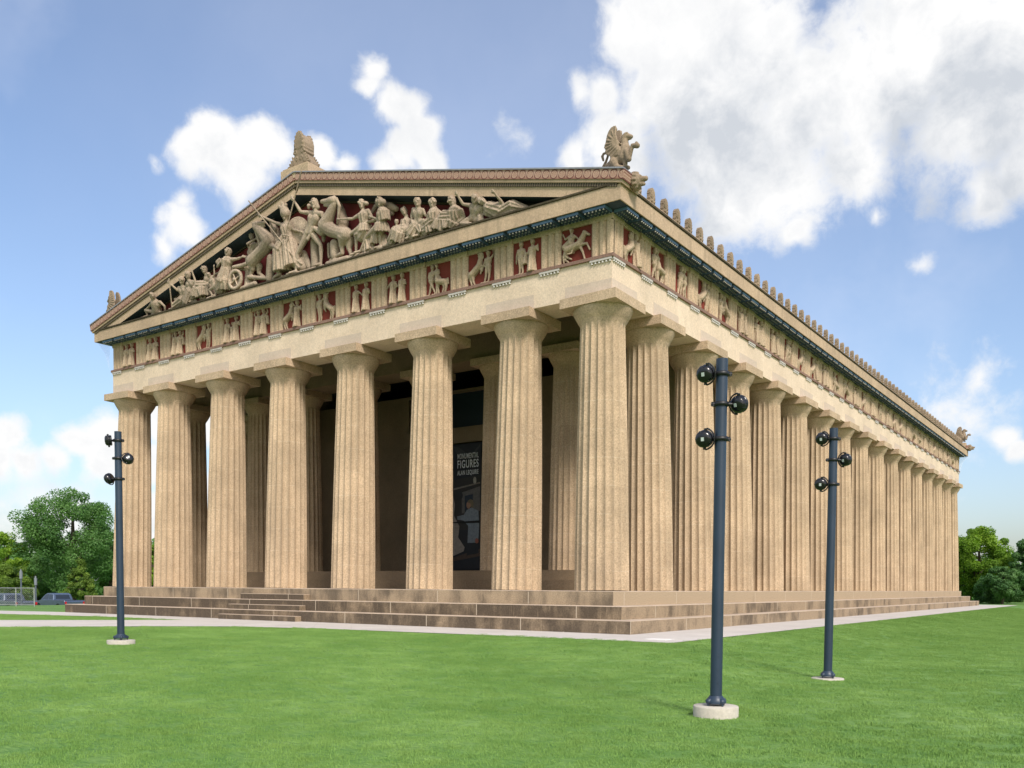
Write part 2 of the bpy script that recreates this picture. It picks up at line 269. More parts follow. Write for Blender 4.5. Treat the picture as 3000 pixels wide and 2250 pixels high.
# ---------------------------------------------------------------- mesh helpers
class MB:
    def __init__(s): s.v=[]; s.f=[]; s.mi=[]; s.sm=[]
    def add(s,vs,fs,mi=0,sm=False):
        o=len(s.v); s.v+= [tuple(p) for p in vs]; s.f+=[tuple(i+o for i in f) for f in fs]; s.mi+=[mi]*len(fs); s.sm+=[sm]*len(fs); return s
    def box(s,x0,y0,z0,x1,y1,z1,mi=0,mt=None):
        v=[(x0,y0,z0),(x1,y0,z0),(x1,y1,z0),(x0,y1,z0),(x0,y0,z1),(x1,y0,z1),(x1,y1,z1),(x0,y1,z1)]
        s.add(v,[(0,3,2,1),(0,1,5,4),(1,2,6,5),(2,3,7,6),(3,0,4,7)],mi); s.add(v,[(4,5,6,7)],mi if mt is None else mt); return s
    def cap(s,a,b,r0,r1,n=8,k=3,mi=0,sm=True,fy=1.):
        a=Vector(a); b=Vector(b); d=b-a; L=d.length
        if L<1e-5: d=Vector((0,0,1)); L=1e-5
        d.normalize(); q=d.to_track_quat('Z','Y'); vs=[]; rings=[]
        prof=[(-r0*math.cos(PI/2*i/k),r0*math.sin(PI/2*i/k)) for i in range(1,k+1)]+[(L+r1*math.sin(PI/2*i/k),r1*math.cos(PI/2*i/k)) for i in range(0,k)]
        vs.append(a+q@Vector((0,0,-r0)))
        for z,r in prof:
            for j in range(n):
                t=2*PI*j/n; vs.append(a+q@Vector((r*math.cos(t),r*math.sin(t),z)))
        vs.append(a+q@Vector((0,0,L+r1)))
        m=len(prof); fs=[(0,1+(j+1)%n,1+j) for j in range(n)]
        for i in range(m-1):
            for j in range(n): fs.append((1+i*n+j,1+i*n+(j+1)%n,1+(i+1)*n+(j+1)%n,1+(i+1)*n+j))
        e=1+m*n; fs+=[(1+(m-1)*n+j,1+(m-1)*n+(j+1)%n,e) for j in range(n)]
        s.add(vs,fs,mi,sm); return s
    def cyl(s,a,b,r0,r1=None,n=16,mi=0,sm=True):
        r1=r0 if r1 is None else r1; a=Vector(a); b=Vector(b); d=b-a; L=d.length; q=d.normalized().to_track_quat('Z','Y')
        vs=[a+q@Vector((r*math.cos(2*PI*j/n),r*math.sin(2*PI*j/n),z)) for z,r in((0,r0),(L,r1)) for j in range(n)]
        s.add(vs,[(j,(j+1)%n,n+(j+1)%n,n+j) for j in range(n)],mi,sm); s.add(vs,[tuple(range(n-1,-1,-1)),tuple(range(n,2*n))],mi,False); return s
    def lathe(s,prof,n=32,c=(0,0,0),mi=0,sm=True,q=None):
        vs=[]
        for r,z in prof:
            for j in range(n):
                p=Vector((r*math.cos(2*PI*j/n),r*math.sin(2*PI*j/n),z)); vs.append((q@p if q else p)+Vector(c))
        fs=[(i*n+j,i*n+(j+1)%n,(i+1)*n+(j+1)%n,(i+1)*n+j) for i in range(len(prof)-1) for j in range(n)]
        s.add(vs,fs,mi,sm); s.add(vs,[tuple(range(n-1,-1,-1)),tuple(range((len(prof)-1)*n,len(prof)*n))],mi,False); return s
    def ell(s,c,rx,ry,rz,n=12,k=8,mi=0,q=None):
        vs=[]
        for i in range(k+1):
            a=PI*i/k
            for j in range(n):
                p=Vector((rx*math.sin(a)*math.cos(2*PI*j/n),ry*math.sin(a)*math.sin(2*PI*j/n),-rz*math.cos(a))); vs.append((q@p if q else p)+Vector(c))
        s.add(vs,[(i*n+j,i*n+(j+1)%n,(i+1)*n+(j+1)%n,(i+1)*n+j) for i in range(k) for j in range(n)],mi,True); return s
    def prism(s,pts,y0,y1,mi=0):   # polygon in x,z (counter-clockwise seen from -y), extruded in y
        n=len(pts); v=[(x,y0,z) for x,z in pts]+[(x,y1,z) for x,z in pts]
        s.add(v,[tuple(range(n)),tuple(range(2*n-1,n-1,-1))]+[(i,n+i,n+(i+1)%n,(i+1)%n) for i in range(n)],mi); return s
    def mesh(s,name,mats):
        me=bpy.data.meshes.new(name); me.from_pydata(s.v,[],s.f)
        for m in (mats if isinstance(mats,(list,tuple)) else [mats]): me.materials.append(m)
        me.polygons.foreach_set('material_index',s.mi); me.polygons.foreach_set('use_smooth',s.sm); me.update(); return me
    def build(s,name,mats,parent=None,loc=(0,0,0),rz=0): return obj(name,s.mesh(name,mats),parent,loc,rz)
def obj(name,me,parent=None,loc=(0,0,0),rz=0):
    o=bpy.data.objects.new(name,me); COL.objects.link(o); o.location=loc; o.rotation_euler[2]=rz
    if parent is not None: o.parent=parent
    return o
def tag(o,label=None,cat=None,group=None,kind=None):
    if label: o['label']=label
    if cat: o['category']=cat
    if group: o['group']=group
    if kind: o['kind']=kind
    return o
def thing(name,label,cat,loc=(0,0,0),rz=0,group=None):
    return tag(obj(name,None,None,loc,rz),label,cat,group)
def copy_tree(o,parent=None):
    c=o.copy(); COL.objects.link(c)
    if parent is not None: c.parent=parent
    for ch in list(o.children): copy_tree(ch,c)
    return c
def remeshed(mb,name,mat,voxel,smooth=1):
    me=mb.mesh(name+'_raw',mat); o=bpy.data.objects.new('tmp_raw',me); COL.objects.link(o)
    md=o.modifiers.new('r','REMESH'); md.mode='VOXEL'; md.voxel_size=voxel; md.use_smooth_shade=True
    if smooth:
        s=o.modifiers.new('s','SMOOTH'); s.factor=.5; s.iterations=smooth
    dg=bpy.context.evaluated_depsgraph_get(); out=bpy.data.meshes.new_from_object(o.evaluated_get(dg)); out.name=name
    bpy.data.objects.remove(o); bpy.data.meshes.remove(me)
    out.materials.clear(); out.materials.append(mat)
    return out
# ---------------------------------------------------------------- terrain
W,L=30.88,69.5
def ss(a,b,x):
    t=min(1,max(0,(x-a)/(b-a))); return t*t*(3-2*t)
def gz(x,y):
    z=-1.385
    rx=ss(3.9,9.2,x)
    fr=ss(-4.6,-13,y)*ss(-6,8,x)
    z-=.42*max(rx,fr)
    z-=.10*ss(12,40,x)+.0*y
    z-=1.0*ss(-49,-60,x)*(1-ss(60,90,y))
    z-=.5*ss(90,200,y)*ss(4,10,x)
    return z
def grid(name,xs,ys,mat,dz=0,test=None):
    vs=[(x,y,gz(x,y)+dz) for y in ys for x in xs]; n=len(xs)
    fs=[(j*n+i,j*n+i+1,(j+1)*n+i+1,(j+1)*n+i) for j in range(len(ys)-1) for i in range(n-1) if (test is None or test((xs[i]+xs[i+1])/2,(ys[j]+ys[j+1])/2))]
    mb=MB(); mb.add(vs,fs,0,True); return mb.build(name,mat)
def axis(a,b,step,lo,hi):
    c=[a+step*i for i in range(int((b-a)/step)+1)]
    return [lo]+[lo+(a-lo)*t for t in(.4,.7,.88)]+c+[b+(hi-b)*t for t in(.12,.3,.6)]+[hi]
tag(grid('ground',axis(-56,30,1,-900,900),axis(-34,80,1,-400,1200),M['ground']),kind='structure')
def slab(name,poly,mat,top=.012,sub=None):
    # polygon triangulated fan by scan cells: use fine grid clipped in strips
    import bmesh
    bm=bmesh.new(); vs=[bm.verts.new((x,y,0)) for x,y in poly]; f=bm.faces.new(vs)
    if f.normal.z<0: f.normal_flip()
    for ax,lo,hi in((0,min(p[0] for p in poly),max(p[0] for p in poly)),(1,min(p[1] for p in poly),max(p[1] for p in poly))):
        k=math.ceil(lo)
        while k<hi:
            co=[0,0,0]; no=[0,0,0]; co[ax]=k; no[ax]=1
            bmesh.ops.bisect_plane(bm,geom=bm.verts[:]+bm.edges[:]+bm.faces[:],plane_co=co,plane_no=no); k+=1
    for v in bm.verts: v.co.z=gz(v.co.x,v.co.y)+top
    bm.normal_update()
    for f in bm.faces:
        if f.normal.z<0: f.normal_flip()
    me=bpy.data.meshes.new(name); bm.to_mesh(me); bm.free(); me.materials.append(mat)
    return tag(obj(name,me),kind='structure')
PATH=[(4.2,-4.45),(4.2,L+6),(.5,L+6),(.5,L+1),(.5,-.9),(-31,-.9),(-36,-2.2),(-47,-5.),(-47,-9.),(-33,-5.3),(-26,-3.9),(-19.1,-3.5),(-20.2,-5.3),(-26.5,-11.6),(-31,-17),(-26.5,-19.5),(-20.5,-14.5),(-16.9,-11.),(-14.5,-8.),(-12.4,-6.2),(-9,-5.1),(-2.2,-4.62)]
slab('sidewalk',PATH,M['sidewalk'],.012)
def inpoly(x,y,P):
    c=False
    for i in range(len(P)):
        (a,b),(d,e)=P[i],P[i-1]
        if (b>y)!=(e>y) and x<(d-a)*(y-b)/(e-b)+a: c=not c
    return c
slab('parking_lot',[(-95,-22),(-54,-6),(-51,14),(-58,26),(-100,10)],M['asphalt'],.01)
# worn square drain plate in the walk
mb=MB(); mb.box(-.35,-.3,0,.35,.3,.012)
tag(mb.build('cover_plate',simple('white_plate',(.75,.73,.7),.6),None,(3.25,-3.2,gz(3.25,-3.2)+.013)),'pale flat rectangular plate set in the sidewalk at the near temple corner','plate')
# ---------------------------------------------------------------- grass blades: one patch of clumps instanced over the lawn in view
def clump(seed,n,rad,h):
    rg=random.Random(seed); mb=MB()
    for i in range(n):
        a=rg.random()*2*PI; r=rad*math.sqrt(rg.random()); x,y=r*math.cos(a),r*math.sin(a)
        t=rg.random()*2*PI; w_=.0045; hh=h*(.6+.7*rg.random()); lx,ly=math.cos(t)*hh*.5*rg.random(),math.sin(t)*hh*.5*rg.random()
        px,py=-math.sin(t)*w_,math.cos(t)*w_
        mb.add([(x-px,y-py,-.01),(x+px,y+py,-.01),(x+lx*.5+px*.7,y+ly*.5+py*.7,hh*.6),(x+lx*.5-px*.7,y+ly*.5-py*.7,hh*.6),(x+lx,y+ly,hh)],[(0,1,2,3),(3,2,4)])
    return mb.mesh('grass_clump_mesh',M['blade'])
def in_view(x,y,mg=2.5):
    d=Vector((x,y,gz(x,y)))-CAM; f=d.dot(fw); 
    if f<4 or f>85: return False
    h=d.dot(r2)/f; return abs(h)*1.0<.60+mg/f
xs=[-34+.75*i for i in range(76)]; ys=[-26+.75*i for i in range(120)]
ROOM=lambda x,y:(-W-1.6<x<1.6 and y>-1.6)
gobj=grid('grass',xs,ys,M['blade'],0,lambda x,y: in_view(x,y) and not inpoly(x,y,PATH) and not ROOM(x,y))
tag(gobj,'short mown green lawn grass in front of the temple','grass',kind='stuff')
ng=bpy.data.node_groups.new('grass_scatter','GeometryNodeTree')
ng.interface.new_socket('Geometry',in_out='INPUT',socket_type='NodeSocketGeometry'); ng.interface.new_socket('Geometry',in_out='OUTPUT',socket_type='NodeSocketGeometry')
ni=ng.nodes.new('NodeGroupInput'); no=ng.nodes.new('NodeGroupOutput')
clo=bpy.data.objects.new('grass_clump',clump(3,90,.17,.019))   # source mesh only, not linked to the scene
dp=ng.nodes.new('GeometryNodeDistributePointsOnFaces'); dp.inputs['Density'].default_value=34
ip=ng.nodes.new('GeometryNodeInstanceOnPoints'); oi=ng.nodes.new('GeometryNodeObjectInfo'); oi.inputs[0].default_value=clo
rv=ng.nodes.new('FunctionNodeRandomValue'); rv.data_type='FLOAT_VECTOR'; rv.inputs[0].default_value=(0,0,0); rv.inputs[1].default_value=(.1,.1,6.28)
rs=ng.nodes.new('FunctionNodeRandomValue'); rs.inputs[2].default_value=.6; rs.inputs[3].default_value=1.25
K=ng.links.new
K(ni.outputs[0],dp.inputs['Mesh']); K(dp.outputs['Points'],ip.inputs['Points']); K(oi.outputs['Geometry'],ip.inputs['Instance'])
K(rv.outputs[0],ip.inputs['Rotation']); K(rs.outputs[1],ip.inputs['Scale']); K(ip.outputs[0],no.inputs[0])
md=gobj.modifiers.new('scatter','NODES'); md.node_group=ng
# ================================================================ THE TEMPLE
T=thing('temple','huge tan concrete Greek temple with fluted columns, sculpted gable and red frieze panels','building')
# steps
Z1,Z2,Z3=-.4966,-.9386,-1.36
for z1,z0,o in((0,Z1,0),(Z1,Z2,.69),(Z2,Z3-.1,1.38)):
    mb=MB(); b=.02
    x0,x1,y0,y1=-W-o,o,-o,L+o
    # chamfered top edge so the worn lip catches the light
    v=[]
    for zz,i in((z0,0),(z1-b,0),(z1,b)):
        v+=[(x0+i,y0+i,zz),(x1-i,y0+i,zz),(x1-i,y1-i,zz),(x0+i,y1-i,zz)]
    mb.add(v,[(0,1,5,4),(1,2,6,5),(2,3,7,6),(3,0,4,7)],0); mb.add(v,[(4,5,9,8),(5,6,10,9),(6,7,11,10),(7,4,8,11),(8,9,10,11)],1)
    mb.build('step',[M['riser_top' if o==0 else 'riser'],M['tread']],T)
for z,x0,x1,o in((-.25,-19.1,-14.9,0),(-.72,-19.1,-14.4,.69),(-1.15,-18.9,-13.9,1.38)):
    mb=MB(); zb={-.25:Z1,-.72:Z2,-1.15:Z3-.08}[z]
    mb.box(x0,-o-.34,zb,x1,-o+.02,z-.02,0,0); mb.box(x0+.005,-o-.335,z-.02,x1-.005,-o+.02,z,1,1)
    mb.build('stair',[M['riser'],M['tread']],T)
# columns
def shaft_mesh():
    NF,SG=20,6; n=NF*SG; H=9.28; zs=[0,.02,1.5,3,4.5,6,7.3,8.4,9.0,9.14,9.22,9.28]
    vs=[]
    for z in zs:
        t=z/H; R0=.952+(.775-.952)*t+.018*math.sin(PI*t)
        if z<.01: R0*=1
        dep=.105*R0/.95
        if z>9.1: dep*= {9.14:.75,9.22:.35,9.28:0}.get(z,0)
        for j in range(n):
            k=j%SG; u=k/SG*2-1; f=1-u*u if k else 0.
            f=max(0,f)**.8 if k else 0.
            rr=R0-dep*f; a=2*PI*j/n; vs.append((rr*math.cos(a),rr*math.sin(a),z))
    mb=MB(); m=len(zs)
    mb.add(vs,[(i*n+j,i*n+(j+1)%n,(i+1)*n+(j+1)%n,(i+1)*n+j) for i in range(m-1) for j in range(n)],0,True)
    me=mb.mesh('shaft',M['shaft'])
    sh=me.attributes.new('sharp_edge','BOOLEAN','EDGE')
    ev=np.zeros(len(me.edges)*2,int); me.edges.foreach_get('vertices',ev); ev=ev.reshape(-1,2)
    s=((ev[:,0]%n)==(ev[:,1]%n))&((ev[:,0]%n)%SG==0); sh.data.foreach_set('value',s)
    return me
SH=shaft_mesh()
mb=MB(); mb.lathe([(.775,9.28),(.79,9.30),(.79,9.315),(.805,9.33),(.805,9.345),(.82,9.36),(.82,9.375),(.86,9.42),(.94,9.56),(1.0,9.68),(1.035,9.76),(1.03,9.80)],48); CAPM=mb.mesh('capital',M['stone'])
mb=MB(); mb.box(-1.08,-1.08,9.80,1.08,1.08,10.13); ABM=mb.mesh('abacus',M['stone'])
def column(x,y,dx,dy,z=0,sx=1.,sz=1.,group=None):
    c=obj('column',None,T,(x,y,z)); c.scale=(sx,sx,sz); c.rotation_euler=(-dy/9.9,dx/9.9,0)
    obj('shaft',SH,c); obj('capital',CAPM,c); obj('abacus',ABM,c); return c
XS=[-1.02,-4.70]+[-4.70-4.296*i for i in range(1,6)]+[-W+1.02]
YS=[1.02,4.70]+[4.70+4.291*i for i in range(1,15)]+[L-1.02]
IN=.2
for i,x in enumerate(XS):
    for j,y in enumerate(YS):
        if i in(0,7) or j in(0,16):
            dx=IN*(-1 if i==0 else 1 if i==7 else 0); dy=IN*(1 if j==0 else -1 if j==16 else 0)
            cr=(i in(0,7)) and (j in(0,16))
            column(x,y,dx,dy,0,1.023 if cr else 1.)
for x in(-5.54,-9.20,-13.36,-17.52,-21.68,-25.34):
    column(x,6.05,0,0,.84,.86,9.35/10.13)
# ring members swept round the plan; offset o is outward from the stylobate edge
def ring(name,prof,mat,close=True,mi=None):
    cs=[(1,-1,0,0),(1,1,0,L),(-1,1,-W,L),(-1,-1,-W,0)]
    n=len(prof); vs=[]
    for sx,sy,cx,cy in cs:
        for o,z in prof: vs.append((cx+sx*o,cy+sy*o,z))
    fs=[]
    for k in range(4):
        a=k*n; b=((k+1)%4)*n
        for i in range(n): fs.append((a+i,b+i,b+(i+1)%n,a+(i+1)%n))
    mb=MB(); mb.add(vs,fs); return mb.build(name,mat,T)
ring('architrave',[(-.45,10.135),(-.45,11.33),(-1.95,11.33),(-1.95,10.135)],M['pale'])
ring('band',[(-.37,11.33),(-.37,11.44),(-1.95,11.44),(-1.95,11.33)],M['band'])
ring('frieze_wall',[(-.58,11.44),(-.58,12.77),(-1.95,12.77),(-1.95,11.44)],M['stone'])
ring('frieze_head',[(-.50,12.64),(-.50,12.80),(-.579,12.80),(-.579,12.64)],M['stone'])
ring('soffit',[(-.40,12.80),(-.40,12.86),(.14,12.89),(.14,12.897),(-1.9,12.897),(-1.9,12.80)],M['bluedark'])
ring('cornice',[(.145,12.87),(.19,12.87),(.19,13.366),(.145,13.42),(-1.9,13.42),(-1.9,12.897),(.145,12.897)],M['geison'])
ring('drip_moulding',[(.165,13.392),(.235,13.40),(.25,13.45),(.20,13.475),(-.2,13.475),(-.2,13.422)],M['mold'])
# patches on the architrave over each column
for x in XS:
    s=IN*(-1 if x>-2 else 1 if x<-29 else 0); a,b=max(x+s-1.08,-W+.455),min(x+s+1.08,-.455)
    mb=MB(); mb.box(a,.443,10.137,b,.46,10.62); mb.build('repair_patch',M['patch'],T)
for y in YS:
    s=IN*(1 if y<2 else -1 if y>68 else 0); a,b=max(y+s-1.08,.455),min(y+s+1.08,L-.455)
    mb=MB(); mb.box(-.46,a,10.137,-.443,b,10.62); mb.build('repair_patch',M['patch'],T)
# triglyphs, regulae, mutules, metopes
TW=.85
def tri_mesh():
    z0,z1,z2=11.44,12.60,12.80; h=TW/2; d=.075
    # plan profile: half groove, flat, groove, flat, groove, flat, half groove ; y negative = outward; front plane y=-.14
    fl=TW/9*1.25; gr=(TW-3*fl)/6
    xs=[(-h,-.14+d),(-h+gr,-.14)]
    x=-h+gr
    for k in range(3):
        x+=fl; xs.append((x,-.14))
        if k<2: xs.append((x+gr,-.14+d)); x+=2*gr; xs.append((x,-.14))
    xs.append((h,-.14+d))
    n=len(xs); mb=MB()
    v=[(a,b,z0) for a,b in xs]+[(a,b,z1) for a,b in xs]
    mb.add(v,[(i,i+1,n+i+1,n+i) for i in range(n-1)])
    # top of grooves closed by a slightly sloped lid = head band
    mb.box(-h-.002,-.146,z1,h+.002,0,z2)
    mb.box(-h,-.14+d,z0,-h+.001,0,z1); mb.box(h-.001,-.14+d,z0,h,0,z1)
    return mb.mesh('triglyph',M['stone'])
TRI=tri_mesh()
mb=MB(); mb.box(-TW/2,-.20,11.255,TW/2,-.085,11.329,0)
for k in range(6):
    x=-TW/2+TW/12+k*TW/6; mb.cyl((x,-.158,11.257),(x,-.158,11.185),.032,.045,8,1)
REG=mb.mesh('regula',[simple('pale_blue_strip',(.52,.47,.43),.7),M['white']])
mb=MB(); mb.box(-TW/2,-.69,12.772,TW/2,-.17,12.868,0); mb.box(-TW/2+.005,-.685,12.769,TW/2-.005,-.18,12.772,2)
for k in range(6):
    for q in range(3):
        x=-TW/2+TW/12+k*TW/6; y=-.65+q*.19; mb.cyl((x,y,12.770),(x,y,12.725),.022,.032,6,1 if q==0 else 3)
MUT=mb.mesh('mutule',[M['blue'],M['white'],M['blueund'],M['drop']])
# ---- figures
def human(mb,S,J,k=1.):
    V={a:Vector(b) for a,b in J.items()}
    c=lambda a,b,r0,r1: mb.cap(a,b,r0*S*.93,r1*S*.93,10,4)
    hd,nk=V['hd'],V['nk']; sl,sr,pv=V['sl'],V['sr'],V['pv']
    upv=(hd-nk); upv=upv.normalized() if upv.length>1e-3 else Vector((0,0,1)); q=upv.to_track_quat('Z','X')
    mb.ell(hd,.088*S,.105*S,.135*S,12,8,0,q)
    mb.ell(hd+upv*.035*S+Vector((.0,.02*S,0)),.10*S,.108*S,.115*S,10,7,0,q)          # hair
    rg=random.Random(int(abs(hd.x)*991))
    for i in range(14):
        a=rg.random()*2*PI; b_=rg.uniform(.1,1.2); p=hd+q@Vector((math.cos(a)*math.cos(b_)*.1*S,math.sin(a)*math.cos(b_)*.1*S,math.sin(b_)*.12*S+.02*S)); mb.cap(p,p+Vector((0,0,.001)),.028*S,.028*S,6,2)
    fd=Vector((.35,-1,0)).normalized() if J.get('look',1)>0 else Vector((-.5,-1,0)).normalized()
    c(hd+fd*.085*S+upv*.02*S,hd+fd*.112*S-upv*.025*S,.012,.02)                       # nose
    c(hd+fd*.08*S-upv*.07*S,hd+fd*.09*S-upv*.095*S,.03,.028)                        # mouth and chin
    for s_ in(-1,1): c(hd+fd*.085*S+Vector((s_*.035*S,0,0))+upv*.03*S,hd+fd*.088*S+Vector((s_*.05*S,0,0))+upv*.032*S,.016,.014)   # brows
    c(nk-upv*.06*S,hd-upv*.05*S,.062,.055)
    mid=(sl+sr)/2; ch=mid.lerp(pv,.25); wa=mid.lerp(pv,.62)
    ac=(sr-sl); aw=ac.length; ac=ac.normalized() if aw>1e-3 else Vector((1,0,0))
    c(sl,mid,.066,.075); c(sr,mid,.066,.075); c(nk,mid,.07,.09)
    w2=min(.085*S,aw*.3)
    for s_ in(-1,1):
        c(ch+ac*w2*s_,wa+ac*w2*.55*s_,.125,.1); c(wa+ac*w2*.55*s_,pv+ac*w2*.85*s_,.1,.115)
        c(ch+ac*w2*s_+Vector((0,-.06*S,.0)),ch+ac*w2*1.1*s_+Vector((0,-.062*S,-.01*S)),.062,.05)   # pectorals
    for s_,a,b,h in((-1,'sl','el','hl'),(1,'sr','er','hr')):
        A,B,H_=V[a],V[b],V[h]
        c(A,A.lerp(B,.45),.062,.055); c(A.lerp(B,.45),B,.055,.042); c(B,B.lerp(H_,.3),.043,.046); c(B.lerp(H_,.3),H_,.046,.028)
        d=(H_-B); d=d.normalized() if d.length>1e-3 else Vector((0,0,1)); sd_=d.cross(Vector((0,1,0))); sd_=sd_.normalized() if sd_.length>.1 else Vector((1,0,0))
        c(H_,H_+d*.06*S,.03,.036)
        for f in range(4):
            p0=H_+d*.08*S+sd_*(f-1.5)*.02*S; c(p0,p0+d*(.07-.012*abs(f-1.4))*S+Vector((0,.02*S,-.01*S)),.0135,.011)
        c(H_+d*.02*S+sd_*.035*S,H_+d*.07*S+sd_*.065*S,.015,.011)
    for s_,kn,ft in((-1,'kl','fl'),(1,'kr','fr')):
        if kn not in V: continue
        hp=pv+ac*.075*S*s_; K_,F=V[kn],V[ft]
        c(hp,hp.lerp(K_,.4),.1,.09); c(hp.lerp(K_,.4),K_,.09,.058)
        m_=K_.lerp(F,.3)+Vector((0,.015*S,0)); c(K_,m_,.056,.062); c(m_,F,.06,.036)
        fo=Vector((-.8,-.5,-.1)).normalized(); c(F,F+fo*.17*S+Vector((0,0,-.02*S)),.04,.03); 
def drape(mb,a,b,r0,r1,seed=0):
    a=Vector(a); b=Vector(b); d=(b-a); L_=d.length
    if L_<1e-3: return
    d.normalize(); q=d.to_track_quat('Z','Y'); (mb.cyl(a,b,r0*.9,r1*.9,18),mb.ell(a,r0*.85,r0*.85,r0*.6,12,8)) if abs(d.z)>.75 else mb.cap(a,b,r0*.9,r1*.9,14,4)
    n=max(8,int(2*PI*max(r0,r1)/.14)); rg=random.Random(seed)
    for i in range(n):
        t=2*PI*(i+.3*rg.random())/n; e=Vector((math.cos(t),math.sin(t),0)); t2=t+rg.uniform(-.25,.25); e2=Vector((math.cos(t2),math.sin(t2),0))
        rr=max(.022,min(.042,max(r0,r1)*.16)); mb.cap(a+q@(e*(r0*.93)),b+q@(e2*(r1*.98)),rr*.8,rr,5,2)
